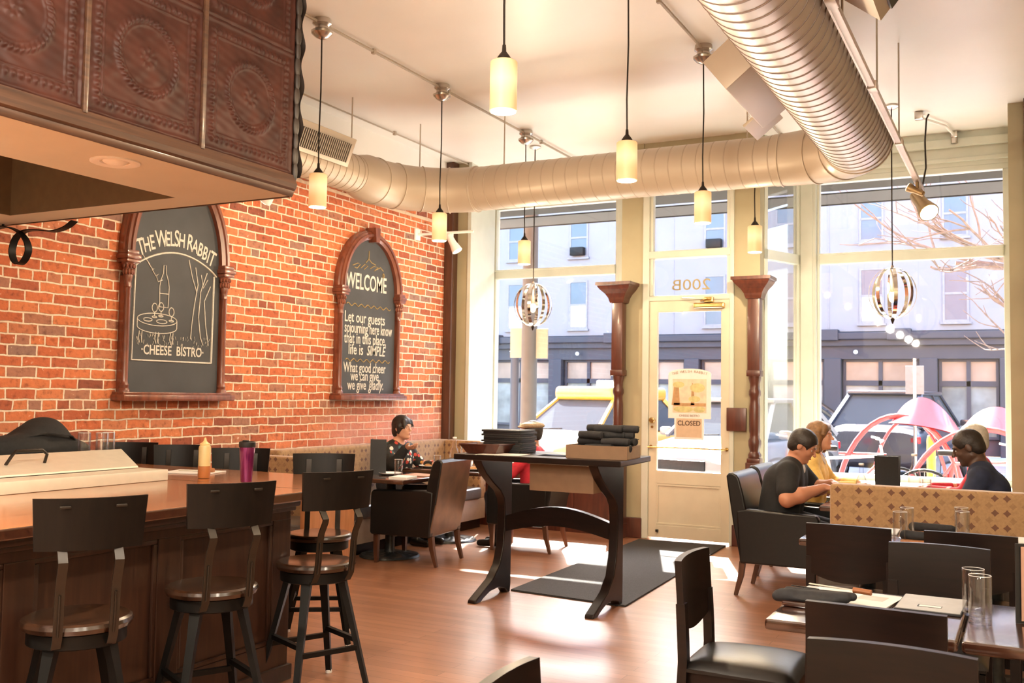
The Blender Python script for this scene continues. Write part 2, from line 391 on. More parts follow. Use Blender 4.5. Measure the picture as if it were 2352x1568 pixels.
class MB:
    def __init__(s): s.v = []; s.f = []
    def add(s, vs, fs):
        o = len(s.v); s.v += [tuple(x) for x in vs]; s.f += [tuple(i + o for i in f) for f in fs]; return s
    def bm(s, b):
        b.verts.ensure_lookup_table(); b.verts.index_update()
        return s.add([v.co[:] for v in b.verts], [[v.index for v in f.verts] for f in b.faces])
    def box(s, c, size, rot=None, bev=0.0, seg=2):
        b = bmesh.new(); bmesh.ops.create_cube(b, size=1.0)
        for v in b.verts: v.co = Vector((v.co.x * size[0], v.co.y * size[1], v.co.z * size[2]))
        if bev: bmesh.ops.bevel(b, geom=b.edges[:], offset=bev, segments=seg, affect='EDGES', profile=0.6)
        R = Euler(rot).to_matrix() if rot is not None and not isinstance(rot, Matrix) else (rot or Matrix.Identity(3))
        for v in b.verts: v.co = R @ v.co + Vector(c)
        s.bm(b); b.free(); return s
    def bb(s, x0, x1, y0, y1, z0, z1, bev=0.0, seg=2):
        return s.box(((x0 + x1) / 2, (y0 + y1) / 2, (z0 + z1) / 2), (abs(x1 - x0), abs(y1 - y0), abs(z1 - z0)), None, bev, seg)
    def sweep(s, pts, sec, closed=False, scales=None, caps=True, up=None):
        """sweep the 2-D section sec (list of (a,b)) along pts"""
        pts = [Vector(p) for p in pts]; n = len(pts); k = len(sec); vs = []
        prev = None
        for i, p in enumerate(pts):
            if closed: d = pts[(i + 1) % n] - pts[i - 1]
            else: d = pts[min(i + 1, n - 1)] - pts[max(i - 1, 0)]
            d.normalize()
            if up is not None:
                a = d.cross(Vector(up)).normalized(); b = a.cross(d).normalized()
            elif prev is None: a, b = basis(d)
            else:
                a = (prev - d * prev.dot(d)).normalized(); b = a.cross(d).normalized()
            prev = a
            q = scales[i] if scales else 1.0
            qa, qb = q if isinstance(q, (tuple, list)) else (q, q)
            for (u, w_) in sec: vs.append(p + a * (u * qa) + b * (w_ * qb))
        fs = []
        for i in range(n if closed else n - 1):
            j = (i + 1) % n
            for t in range(k):
                t2 = (t + 1) % k
                fs.append((i * k + t, i * k + t2, j * k + t2, j * k + t))
        if caps and not closed:
            fs.append(tuple(range(k - 1, -1, -1))); fs.append(tuple((n - 1) * k + t for t in range(k)))
        return s.add(vs, fs)
    def tube(s, pts, r, n=10, closed=False, caps=True):
        sec = [(math.cos(2 * PI * i / n), math.sin(2 * PI * i / n)) for i in range(n)]
        rs = r if isinstance(r, (list, tuple)) else [r] * len(pts)
        return s.sweep(pts, sec, closed, rs, caps)
    def bar(s, pts, w_, h, up=None, scales=None):
        return s.sweep(pts, [(-w_ / 2, -h / 2), (w_ / 2, -h / 2), (w_ / 2, h / 2), (-w_ / 2, h / 2)], False, scales, True, up)
    def lathe(s, prof, c=(0, 0, 0), n=24, axis='Z', caps=True):
        vs = []; k = len(prof)
        for (r, z) in prof:
            for i in range(n):
                a = 2 * PI * i / n; x, y = r * math.cos(a), r * math.sin(a)
                p = (x, y, z) if axis == 'Z' else ((z, x, y) if axis == 'X' else (x, z, y))
                vs.append((p[0] + c[0], p[1] + c[1], p[2] + c[2]))
        fs = [(i * n + t, i * n + (t + 1) % n, (i + 1) * n + (t + 1) % n, (i + 1) * n + t) for i in range(k - 1) for t in range(n)]
        if caps: fs.append(tuple(range(n - 1, -1, -1))); fs.append(tuple((k - 1) * n + t for t in range(n)))
        return s.add(vs, fs)
    def prism(s, poly, axis, a0, a1, holes=None):
        """extrude a 2-D polygon along axis; poly coords are the other two axes in xyz order"""
        def P(u, w_, a):
            return {'X': (a, u, w_), 'Y': (u, a, w_), 'Z': (u, w_, a)}[axis]
        n = len(poly)
        vs = [P(u, w_, a0) for u, w_ in poly] + [P(u, w_, a1) for u, w_ in poly]
        fs = [(i, (i + 1) % n, n + (i + 1) % n, n + i) for i in range(n)]
        fs += [tuple(range(n - 1, -1, -1)), tuple(range(n, 2 * n))]
        return s.add(vs, fs)
    def grid(s, fn, nu, nv, flip=False, cu=False, cv=False):
        vs = [fn(i / (nu if cu else nu - 1), j / (nv if cv else nv - 1)) for i in range(nu) for j in range(nv)]
        fs = []
        for i in range(nu if cu else nu - 1):
            for j in range(nv if cv else nv - 1):
                a, b = i * nv + j, ((i + 1) % nu) * nv + j
                c, d = ((i + 1) % nu) * nv + (j + 1) % nv, i * nv + (j + 1) % nv
                fs.append((a, d, c, b) if flip else (a, b, c, d))
        return s.add(vs, fs)
    def ball(s, c, r, nu=16, nv=12, rot=None):
        r = (r, r, r) if isinstance(r, (int, float)) else r
        R = Euler(rot).to_matrix() if rot is not None else Matrix.Identity(3)
        prof = []
        vs = [Vector(c) + R @ Vector((0, 0, r[2]))]
        for i in range(1, nv):
            t = PI * i / nv
            for j in range(nu):
                a = 2 * PI * j / nu
                vs.append(Vector(c) + R @ Vector((r[0] * math.sin(t) * math.cos(a), r[1] * math.sin(t) * math.sin(a), r[2] * math.cos(t))))
        vs.append(Vector(c) + R @ Vector((0, 0, -r[2])))
        fs = [(0, 1 + j, 1 + (j + 1) % nu) for j in range(nu)]
        for i in range(nv - 2):
            for j in range(nu):
                a, b = 1 + i * nu + j, 1 + i * nu + (j + 1) % nu
                fs.append((a, a + nu, b + nu, b))
        L = len(vs) - 1; o = 1 + (nv - 2) * nu
        fs += [(o + j, L, o + (j + 1) % nu) for j in range(nu)]
        return s.add(vs, fs)
    def mesh(s, name, mat, smooth=True, angle=35):
        me = bpy.data.meshes.new(name)
        me.from_pydata(s.v, [], s.f); me.validate(); me.update()
        b = bmesh.new(); b.from_mesh(me); bmesh.ops.recalc_face_normals(b, faces=b.faces[:]); b.to_mesh(me); b.free()
        for mt in (mat if isinstance(mat, (list, tuple)) else [mat]): me.materials.append(MT[mt] if isinstance(mt, str) else mt)
        if smooth:
            me.polygons.foreach_set('use_smooth', [True] * len(me.polygons))
            me.set_sharp_from_angle(angle=math.radians(angle))
        return me

def link(name, me, parent=None, loc=None, rz=0.0):
    o = bpy.data.objects.new(name, me); COL.objects.link(o)
    if parent: o.parent = parent
    if loc is not None: o.location = loc
    if rz: o.rotation_euler = (0, 0, rz)
    return o

def part(name, mb, mat, parent=None, label=None, smooth=True, angle=35, loc=None):
    o = link(name, mb.mesh(name, mat, smooth, angle), parent, loc)
    if label: o['label'] = label
    return o

def tag(o, label, cat, group=None, kind=None):
    o['label'] = label; o['category'] = cat
    if group: o['group'] = group
    if kind: o['kind'] = kind
    return o

def thing(name, label, cat, loc=(0, 0, 0), rz=0.0, group=None):
    o = link(name, None, None, loc, rz)
    return tag(o, label, cat, group)

def solo(name, mb, mat, label, cat, loc=None, rz=0.0, group=None, smooth=True, angle=35):
    o = link(name, mb.mesh(name, mat, smooth, angle), None, loc, rz)
    return tag(o, label, cat, group)

def struct(name, mb, mat, parent=None, smooth=False, loc=None):
    o = link(name, mb.mesh(name, mat, smooth), parent, loc)
    if parent is None: o['kind'] = 'structure'
    return o

def copy_thing(root, loc, rz, label=None, group=None, scale=None):
    r = root.copy(); COL.objects.link(r)
    r.location = loc; r.rotation_euler = (0, 0, rz)
    if scale: r.scale = scale
    if label: r['label'] = label
    if group: r['group'] = group
    for ch in list(root.children):
        c = ch.copy(); COL.objects.link(c); c.parent = r
        for g in list(ch.children):
            d = g.copy(); COL.objects.link(d); d.parent = c
    return r

def text_mesh(body, size, mat, parent, loc, R, name='lettering', depth=0.0012, sx=1.0, align='CENTER', shear=0.0, bold=0.0):
    cu = bpy.data.curves.new('text', 'FONT'); cu.body = body; cu.size = size; cu.align_x = align; cu.extrude = depth
    cu.shear = shear; cu.offset = bold; cu.resolution_u = 3
    o = bpy.data.objects.new('text', cu); COL.objects.link(o)
    dg = bpy.context.evaluated_depsgraph_get(); dg.update()
    me = bpy.data.meshes.new_from_object(o.evaluated_get(dg))
    bpy.data.objects.remove(o); bpy.data.curves.remove(cu)
    M4 = Matrix.Translation(Vector(loc)) @ R.to_4x4() @ Matrix.Diagonal((sx, 1, 1, 1))
    me.transform(M4)
    return [tuple(v.co) for v in me.vertices], [tuple(p.vertices) for p in me.polygons]

# smooth implicit bodies: union of round cones and ellipsoids, meshed with surface nets
def sdf_mesh(prims, vox=0.008, kk=0.02):
    lo = np.array([1e9] * 3); hi = -lo
    for p in prims:
        if p[0] == 'c':
            a, b, ra, rb = np.array(p[1]), np.array(p[2]), p[3], p[4]; r = max(ra, rb)
            l, h = np.minimum(a, b) - r, np.maximum(a, b) + r
        else:
            c = np.array(p[1]); r = max(p[2]); l, h = c - r, c + r
        if p[-1] != 'cut': lo = np.minimum(lo, l); hi = np.maximum(hi, h)
    lo = lo - 0.03; hi = hi + 0.03
    n = np.ceil((hi - lo) / vox).astype(int) + 1
    D = np.full(n, 0.2, dtype=np.float32)
    axs = [lo[i] + vox * np.arange(n[i]) for i in range(3)]
    for p in prims:
        kb = p[5] if p[0] == 'c' and len(p) > 5 and not isinstance(p[5], str) else kk
        if p[0] == 'e' and len(p) > 4 and not isinstance(p[4], str): kb = p[4]
        if p[0] == 'c':
            a, b, ra, rb = np.array(p[1], float), np.array(p[2], float), p[3], p[4]; r = max(ra, rb) + 0.06
            l, h = np.minimum(a, b) - r, np.maximum(a, b) + r
        else:
            c = np.array(p[1], float); r = max(p[2]) + 0.06; l, h = c - r, c + r
        sl = []
        for i in range(3):
            i0 = max(0, int((l[i] - lo[i]) / vox)); i1 = min(n[i], int((h[i] - lo[i]) / vox) + 2)
            sl.append(slice(i0, max(i0, i1)))
        X, Y, Z = np.meshgrid(axs[0][sl[0]], axs[1][sl[1]], axs[2][sl[2]], indexing='ij', sparse=False)
        if X.size == 0: continue
        if p[0] == 'c':
            ab = b - a; L2 = max(ab @ ab, 1e-9)
            t = np.clip(((X - a[0]) * ab[0] + (Y - a[1]) * ab[1] + (Z - a[2]) * ab[2]) / L2, 0, 1)
            d = np.sqrt((X - a[0] - t * ab[0]) ** 2 + (Y - a[1] - t * ab[1]) ** 2 + (Z - a[2] - t * ab[2]) ** 2) - (ra + t * (rb - ra))
        else:
            R = np.array(p[3]) if p[3] is not None else np.eye(3)
            q = np.stack([X - c[0], Y - c[1], Z - c[2]], -1) @ R       # columns of R are the axes
            rr = np.array(p[2]); k0 = np.sqrt(((q / rr) ** 2).sum(-1)); k1 = np.sqrt(((q / rr ** 2) ** 2).sum(-1)) + 1e-9
            d = k0 * (k0 - 1) / k1
        S = D[tuple(sl)]
        if p[-1] == 'cut':
            D[tuple(sl)] = np.maximum(S, -d)
        else:
            hh = np.clip(0.5 + 0.5 * (S - d) / kb, 0, 1)
            D[tuple(sl)] = S * (1 - hh) + d * hh - kb * hh * (1 - hh)
    ins = D < 0
    cs = np.zeros(n - 1, dtype=np.int8)
    for dx in (0, 1):
        for dy in (0, 1):
            for dz in (0, 1):
                cs += ins[dx:n[0] - 1 + dx, dy:n[1] - 1 + dy, dz:n[2] - 1 + dz]
    act = (cs > 0) & (cs < 8)
    idx = np.argwhere(act)
    num = np.zeros((len(idx), 3)); cnt = np.zeros(len(idx))
    for ax in range(3):
        o1, o2 = [(1, 2), (0, 2), (0, 1)][ax]
        for u in (0, 1):
            for v in (0, 1):
                A = idx.copy(); A[:, o1] += u; A[:, o2] += v
                B = A.copy(); B[:, ax] += 1
                da = D[A[:, 0], A[:, 1], A[:, 2]]; db = D[B[:, 0], B[:, 1], B[:, 2]]
                cr = (da < 0) != (db < 0)
                t = np.where(cr, da / np.where(cr, da - db, 1), 0)
                pnt = A.astype(float); pnt[:, ax] += t
                num += np.where(cr[:, None], pnt, 0); cnt += cr
    V = num / cnt[:, None] * vox + lo
    vid = np.full(n - 1, -1, dtype=np.int64); vid[act] = np.arange(len(idx))
    F = []
    for ax in range(3):
        o1, o2 = [(1, 2), (2, 0), (0, 1)][ax]
        s0 = [slice(1, n[i] - 1) for i in range(3)]; s0[ax] = slice(0, n[ax] - 1)
        s1 = list(s0); s1[ax] = slice(1, n[ax])
        e = np.argwhere(ins[tuple(s0)] != ins[tuple(s1)])
        if len(e) == 0: continue
        off = np.array([1, 1, 1]); off[ax] = 0
        e = e + off
        sgn = ins[e[:, 0], e[:, 1], e[:, 2]]
        def at(u, v):
            q = e.copy(); q[:, o1] -= u; q[:, o2] -= v
            return vid[q[:, 0], q[:, 1], q[:, 2]]
        q = np.stack([at(0, 0), at(1, 0), at(1, 1), at(0, 1)], 1)
        q = np.where(sgn[:, None], q, q[:, ::-1])
        F.append(q)
    F = np.concatenate(F); F = F[(F >= 0).all(1)]
    mb = MB(); mb.v = [tuple(map(float, x)) for x in V]; mb.f = [tuple(map(int, x)) for x in F]
    return mb

# ---------------------------------------------------------------- the room
H_C = 3.95; XL = -5.64; XR = 2.3; YB = -3.2; YF = 9.3; YW = 10.1
struct('floor', MB().bb(-5.9, 2.5, YB - 0.2, 10.2, -0.12, 0.0), 'floor')
struct('ceiling', MB().bb(-5.9, 2.5, YB - 0.2, 10.3, H_C, H_C + 0.25), 'ceiling')
struct('wall_left', MB().bb(XL - 0.22, XL, YB - 0.2, 10.3, 0, H_C), 'brick')
struct('wall_left_plaster', MB().bb(XL, XL + .012, YB, 9.18, 3.45, H_C), 'ceiling')
struct('trim_4', MB().bb(XL, XL + .02, YB, 9.18, 3.235, 3.262, .006), plain('pale_mortar_ledge', (.62, .46, .33), .8, var=.15))
struct('wall_right', MB().bb(XR, XR + 0.2, YB - 0.2, 10.3, 0, H_C), 'plaster')
struct('wall_back', MB().bb(XL, XR, YB - 0.2, YB, 0, H_C), 'plaster')

def pier(name, poly, mat='plaster', z0=0, z1=H_C):
    return struct(name, MB().prism(poly, 'Z', z0, z1), mat)
pier('wall_front_pier', [(XL, YF), (-5.40, YF), (-5.54, YW + .1), (XL, YW + .1)])
pier('wall_front_pillar', [(-3.60, YF), (-3.37, YF), (-3.37, 9.47), (-3.60, 9.47)])
pier('wall_front_pillar', [(-2.45, YF), (-2.20, YF), (-2.20, 9.47), (-2.45, 9.47)])
pier('wall_front_pier', [(-0.09, YF), (0.035, YF), (0.035, YW + .1), (-0.09, YW + .1)])
pier('wall_front_return', [(0.15, YF), (XR, YF), (XR, YW + .1), (0.15, YW + .1)])
struct('trim_1', MB().bb(XL, -5.535, 9.18, YF, 0, H_C, 0.01), 'brownwood')
struct('trim_2', MB().bb(0.03, 0.16, 9.16, YF + .06, 0, H_C, 0.01), 'brownwood')
# pale painted jamb of the left bay
struct('trim_3', MB().prism([(-5.405, YF - .012), (-5.365, YF - .012), (-5.47, YW - .07), (-5.51, YW - .07)], 'Z', 0.62, H_C), 'trimpaint')
# window seats (wood panelled) under both bays
def seat(nm, x0, x1, poly):
    s = struct(nm, MB().prism(poly, 'Z', 0.0, 0.585), 'redwood')
    struct('sill', MB().prism([(a, b) for a, b in poly], 'Z', 0.586, 0.62), 'trimpaint', s)
    mb = MB()
    n = 3; w_ = (x1 - x0) / n
    for i in range(n):
        a, b = x0 + i * w_ + .07, x0 + (i + 1) * w_ - .07
        for q in ((a, b, .12, .15), (a, b, .44, .47), (a, a + .03, .15, .44), (b - .03, b, .15, .44)):
            mb.bb(q[0], q[1], YF - .012, YF + .01, q[2], q[3], .004)
    struct('moulding', mb, 'redwood', s)
seat('wall_front_panel', -5.40, -3.60, [(-5.40, YF), (-3.60, YF), (-3.60, 9.47), (-3.86, YW), (-5.52, YW)])
seat('wall_front_panel', -2.20, -0.09, [(-2.20, YF), (-0.09, YF), (-0.09, YW), (-1.92, YW), (-2.20, 9.47)])
for i, (a, b) in enumerate([(-5.535, -5.40), (-3.61, -3.36), (-2.46, -2.19)]):
    struct('baseboard_front', MB().bb(a, b, YF - .03, YF, 0, 0.2, .008), 'redwood')

def frame_rect(mb, x0, x1, z0, z1, y, t, d):
    mb.bb(x0, x1, y, y + d, z1 - t, z1, .006); mb.bb(x0, x1, y, y + d, z0, z0 + t, .006)
    mb.bb(x0, x0 + t, y, y + d, z0 + t, z1 - t, .006); mb.bb(x1 - t, x1, y, y + d, z0 + t, z1 - t, .006)

def bay(n, x0, x1, post):
    w_ = link('window_%d' % n, None); w_['kind'] = 'structure'
    mb = MB()
    frame_rect(mb, x0, x1, 0.62, 3.62, YW, 0.055, 0.09)
    mb.bb(x0 + .05, x1 - .05, YW - .02, YW + .07, 2.745, 2.84, .012)
    mb.bb(x0 + .05, x1 - .05, YW - .035, YW - .0, 2.83, 2.85, .005)
    struct('frame', mb, 'trimpaint', w_)
    struct('pane', MB().bb(x0 + .05, x1 - .05, YW + .04, YW + .046, .67, 2.75), 'glass', w_)
    struct('pane', MB().bb(x0 + .05, x1 - .05, YW + .04, YW + .046, 2.835, 3.57), 'glass', w_)
    hb = MB().bb(x0, x1, YW, YW + .12, 3.62, H_C)
    hb.bb(x0, x1, YW - .05, YW, 3.80, 3.88, .012); hb.bb(x0, x1, YW - .03, YW, 3.66, 3.70, .008)
    struct('header', hb, 'trimpaint', w_)
    pb = MB().bb(post[0], post[1], YW - .06, YW + .14, .62, 3.62, .02)
    pb.bb(post[0] + .03, post[1] - .03, YW - .075, YW - .05, .62, 3.62, .008)
    struct('corner_post', pb, 'trimpaint', w_)
bay(1, -5.54, -3.93, (-3.95, -3.80))
bay(2, -1.85, -0.09, (-2.00, -1.82))
# splayed side lights of the entry
def splay(n, p, q):
    w_ = link('window_%d' % n, None); w_['kind'] = 'structure'
    P, Q = Vector((p[0], p[1], 0)), Vector((q[0], q[1], 0))
    d = (Q - P).normalized(); nn = Vector((-d.y, d.x, 0))
    def slab(a, b, z0, z1, t):
        A, B = P + d * a, P + d * b
        return [(A + nn * t)[:2], (B + nn * t)[:2], (B - nn * t)[:2], (A - nn * t)[:2]], z0, z1
    L = (Q - P).length; mb = MB()
    for a, b, z0, z1 in ((0, L, 2.745, 2.84), (0, L, 3.60, H_C), (0, .05, .62, 3.6), (L - .05, L, .62, 3.6), (0, L, .585, .66)):
        po, u, v = slab(a, b, z0, z1, .03); mb.prism(po, 'Z', u, v)
    struct('frame', mb, 'trimpaint', w_)
    mg = MB()
    for z0, z1 in ((.66, 2.745), (2.84, 3.6)):
        po, u, v = slab(.05, L - .05, z0, z1, .003); mg.prism(po, 'Z', u, v)
    struct('pane', mg, 'glass', w_)
    mo = MB(); po, u, v = slab(0, L, 0, .585, .04); mo.prism(po, 'Z', u, v)
    struct('lower_panel', mo, 'redwood', w_)
splay(3, (-3.56, 9.47), (-3.85, 10.06))
splay(4, (-2.22, 9.47), (-1.99, 10.06))

# ---- the door, its frame and transoms
dr = link('door_1', None); dr['kind'] = 'structure'
mb = MB()
mb.bb(-3.37, -3.30, YF - .02, YF + .12, 0, 3.62, .012); mb.bb(-2.49, -2.445, YF - .02, YF + .12, 0, 3.62, .012)
mb.bb(-3.31, -2.48, YF - .01, YF + .10, 2.345, 2.40, .01)
mb.bb(-3.31, -2.48, YF - .03, YF + .10, 2.77, 2.845, .014)
mb.bb(-3.31, -2.48, YF - .01, YF + .10, 3.50, 3.62, .01)
mb.bb(-3.30, -3.265, YF, YF + .06, 2.40, 3.50, .006); mb.bb(-2.52, -2.485, YF, YF + .06, 2.40, 3.50, .006)
struct('frame', mb, 'trimpaint', dr)
struct('header', MB().bb(-3.369, -2.451, YF + .01, YF + .15, 3.62, H_C), 'plaster', dr)
struct('pane', MB().bb(-3.27, -2.515, YF + .03, YF + .036, 2.40, 2.775), 'glass', dr)
struct('pane', MB().bb(-3.27, -2.515, YF + .03, YF + .036, 2.84, 3.50), 'glass', dr)
y0, y1 = YF + .0, YF + .045
leaf = MB()
leaf.bb(-3.30, -3.215, y0, y1, 0.02, 2.345, .006); leaf.bb(-2.575, -2.49, y0, y1, 0.02, 2.345, .006)
leaf.bb(-3.22, -2.57, y0, y1, 2.235, 2.345, .006); leaf.bb(-3.22, -2.57, y0, y1, 0.02, .145, .006)
leaf.bb(-3.22, -2.57, y0, y1, .545, .675, .006); leaf.bb(-3.22, -2.57, y0 + .014, y1 - .014, .14, .55)
for q in ((-3.22, -2.57, .145, .165), (-3.22, -2.57, .525, .545), (-3.22, -3.20, .165, .525), (-2.59, -2.57, .165, .525)):
    leaf.bb(q[0], q[1], y0 + .003, y0 + .02, q[2], q[3], .004)
struct('leaf', leaf, 'doorpaint', dr)
struct('pane', MB().bb(-3.215, -2.575, y0 + .02, y0 + .026, .675, 2.235), 'glass', dr)
k = MB().lathe([(.0, -.055), (.018, -.055), (.028, -.045), (.030, -.032), (.022, -.018), (.010, -.012), (.010, 0), (.026, 0), (.026, .006)], (-3.257, y0 - .003, 1.165), 20, 'Y')
k.lathe([(.0, -.012), (.012, -.012), (.014, -.004), (.014, 0)], (-3.262, y0 - .002, 1.10), 14, 'Y')
struct('door_knob', k, 'brass', dr)
pb = MB().tube([(-3.285, y0 - .06, .905), (-2.505, y0 - .06, .905)], .009, 10)
for x in (-3.275, -2.515): pb.tube([(x, y0, .905), (x, y0 - .06, .905)], .008, 8); pb.lathe([(.018, -.006), (.018, 0)], (x, y0, .905), 12, 'Y')
struct('push_bar', pb, 'brass', dr)
cl = MB().bb(-2.83, -2.53, y0 - .07, y0 - .005, 2.262, 2.312, .012)
cl.bar([(-2.76, y0 - .05, 2.33), (-2.68, y0 - .12, 2.345), (-2.95, y0 - .03, 2.372)], .02, .01, up=(0, 0, 1))
cl.bb(-2.73, -2.64, y0 - .06, y0 - .0, 2.315, 2.37, .008)
struct('closer', cl, 'brass', dr)
hk = MB().bb(-3.215, -3.19, y0 - .03, y0, .075, .10, .004)
struct('door_stop', hk, 'bronze', dr)
# 200B, painted on the outside of the transom glass: it reads mirrored from in here
RY = Matrix(((1, 0, 0), (0, 0, -1), (0, 1, 0)))      # text plane facing -Y
RYm = Matrix(((-1, 0, 0), (0, 0, 1), (0, 1, 0)))     # text facing +Y
tb = MB()
v, f = text_mesh('200B', .155, None, None, (-2.885, YF + .039, 2.452), RYm, sx=1.25); tb.add(v, f)
struct('lettering', tb, plain('gold_leaf_paint', (.42, .33, .16), .5), dr)

# ---- wooden columns flanking the entry
def column(x, label):
    t = thing('wooden_column', label, 'column', (x, 9.215, 0), group='turned wooden columns by the door')
    cap = MB()
    prof = [(.07, 2.33), (.08, 2.36), (.085, 2.38), (.11, 2.42), (.15, 2.46), (.165, 2.48), (.172, 2.495), (.185, 2.50), (.185, 2.53)]
    n = 4
    vs = []
    for r, z in prof:
        for sx, sy in ((-1, -1), (1, -1), (1, 1), (-1, 1)): vs.append((sx * r, max(-r, -r) if sy < 0 else .084, z))
    k_ = len(prof)
    fs = [(i * 4 + t_, i * 4 + (t_ + 1) % 4, (i + 1) * 4 + (t_ + 1) % 4, (i + 1) * 4 + t_) for i in range(k_ - 1) for t_ in range(4)]
    fs += [(3, 2, 1, 0), tuple((k_ - 1) * 4 + q for q in range(4))]
    cap.add(vs, fs)
    part('capital', cap, 'redwood', t, smooth=False)
    part('shaft', MB().bb(-.058, .058, -.058, .058, 1.62, 2.34, .012).bb(-.066, .066, -.066, .066, 1.60, 1.66, .01), 'redwood', t)
    prof = [(.050, .82), (.060, .84), (.062, .87), (.045, .90), (.048, .92), (.058, .96), (.058, 1.0), (.046, 1.03), (.046, 1.06), (.05, 1.09), (.05, 1.32),
            (.044, 1.36), (.044, 1.40), (.056, 1.43), (.056, 1.46), (.046, 1.49), (.046, 1.53), (.058, 1.58), (.058, 1.61)]
    part('turned_shaft', MB().lathe(prof, (0, 0, 0), 24), 'redwood', t)
    part('base', MB().bb(-.072, .072, -.072, .072, 0, .80, .008).bb(-.062, .062, -.062, .062, .79, .84, .01).bb(-.084, .084, -.084, .08, 0, .14, .008), 'redwood', t)
    return t
column(-3.592, 'dark red turned wooden column between the left window and the door')
column(-2.228, 'dark red turned wooden column on the hinge side of the door')
solo('wooden_plaque', MB().bb(-2.505, -2.318, YF - .055, YF - .02, 1.085, 1.305, .006), 'redwood', 'small square reddish wooden plaque beside the door closer edge', 'plaque')
# floor mat
solo('door_mat', MB().prism([(-3.26, 6.30), (-2.36, 6.22), (-2.50, 9.22), (-3.34, 9.16)], 'Z', 0.0005, 0.012), 'mat', 'charcoal carpet runner mat on the floor inside the door', 'mat', smooth=False)

# notices stuck on the door glass
t = thing('door_poster', 'arched pale poster with a country picture on the door glass', 'poster', (-2.89, YF + .0185, 1.19))
arch = [(-.215, 0), (.215, 0), (.215, .435)] + [(.215 * math.cos(a), .435 + .052 * math.sin(a)) for a in [PI * i / 14 for i in range(1, 14)]] + [(-.215, .435)]
part('sheet', MB().prism(arch, 'Y', -.0015, 0), 'paper', t, smooth=False)
pic = MB().prism([(-.17, .055), (.17, .055), (.17, .385), (-.17, .385)], 'Y', -.0025, -.0016)
part('picture_ground', pic, plain('poster_cream', (.66, .56, .42), .8, var=.15, nscale=14), t, smooth=False)
tr = MB()
for (x, w_) in ((-.13, .05), (.035, .022)): tr.prism([(x - w_, .13), (x + w_ * .7, .13), (x + w_ * .45, .33), (x - w_ * .4, .35)], 'Y', -.0034, -.0026)
tr.prism([(-.16, .12), (.165, .12), (.165, .15), (-.16, .15)], 'Y', -.0034, -.0026)
part('picture_trees', tr, plain('poster_brown', (.45, .27, .13), .8, var=.2, nscale=20), t, smooth=False)
gr = MB()
for (x, z, a, b) in ((.08, .30, .075, .045), (-.11, .33, .06, .03), (-.06, .09, .1, .03), (.1, .09, .06, .03), (.05, .19, .06, .03)):
    gr.prism([(x + a * math.cos(q), z + b * math.sin(q)) for q in [2 * PI * i / 18 for i in range(18)]], 'Y', -.0042, -.0035)
part('picture_foliage', gr, plain('poster_olive', (.55, .50, .24), .8, var=.2, nscale=20), t, smooth=False)
lb = MB(); word = 'THE WELSH RABBIT'
for i, ch in enumerate(word):
    a = -0.9 + 1.8 * i / (len(word) - 1)
    if ch == ' ': continue
    rot = Matrix.Rotation(a * .16, 3, 'Y') @ RY
    v, f = text_mesh(ch, .036, None, None, (a * .185, -.003, .418 + .030 * (1 - a * a)), rot); lb.add(v, f)
part('lettering', lb, plain('poster_text', (.34, .24, .17), .8), t, smooth=False)
lb = MB(); v, f = text_mesh('CHEESE BISTRO', .03, None, None, (0, -.003, .018), RY); lb.add(v, f)
part('lettering', lb, plain('poster_text', (.34, .24, .17), .8), t, smooth=False)
t = thing('closed_notice', 'small white notice reading CLOSED taped below the poster', 'notice', (-2.893, YF + .0175, .985))
part('sheet', MB().bb(-.148, .148, -.0012, 0, 0, .222), 'paper', t, smooth=False)
part('tan_panel', MB().bb(-.128, .128, -.002, -.0013, .022, .205), plain('notice_tan', (.56, .42, .30), .8, var=.06), t, smooth=False)
lb = MB(); v, f = text_mesh('CLOSED', .066, None, None, (0, -.0025, .138), RY, sx=.95, bold=.0012); lb.add(v, f)
part('lettering', lb, plain('notice_ink', (.09, .05, .035), .8), t, smooth=False)

# ---------------------------------------------------------------- the street outside
struct('sidewalk', MB().bb(-30, 25, 10.2, 13.0, -.14, -.02), plain('pavement', (.46, .44, .41), .8, var=.12, nscale=3))
struct('road', MB().bb(-60, 50, 13.0, 26.0, -.22, -.12), plain('asphalt', (.22, .22, .225), .85, var=.15, nscale=2))
struct('sidewalk_far', MB().bb(-60, 50, 26.0, 28.2, -.14, -.02), plain('pavement_far', (.40, .39, .38), .8, var=.12, nscale=3))
struct('exterior_wall', MB().bb(-12, 8, 10.22, 10.6, 3.96, 8.5).bb(-12, -5.7, 10.22, 10.5, -.02, 3.96).bb(2.3, 8, 10.22, 10.5, -.02, 3.96), 'brick')

# awning over the shop front: two cloth strips with a gap between
aw = thing('awning', 'dark grey cloth awning over the shop windows outside', 'awning', (-2.7, 10.3, 3.6))
ac = plain('grey_awning_cloth', (.034, .036, .035), .85, var=.1)
part('cloth', MB().prism([(0.02, .19), (.30, -.005), (.30, -.02), (0.02, .17)], 'X', -3.6, 3.9), ac, aw, smooth=False)
part('cloth', MB().prism([(.345, -.03), (1.02, -.005), (1.02, -.022), (.345, -.045)], 'X', -3.6, 3.9), ac, aw, smooth=False)
part('frame_bar', MB().tube([(-3.6, 1.02, -.02), (3.9, 1.02, -.02)], .016, 8), 'iron', aw)
fr = MB()
for x in (-3.5, 3.8): fr.tube([(x, .0, .18), (x, .32, -.03), (x, 1.02, -.02)], .012, 6)
part('side_arm', fr, 'iron', aw)

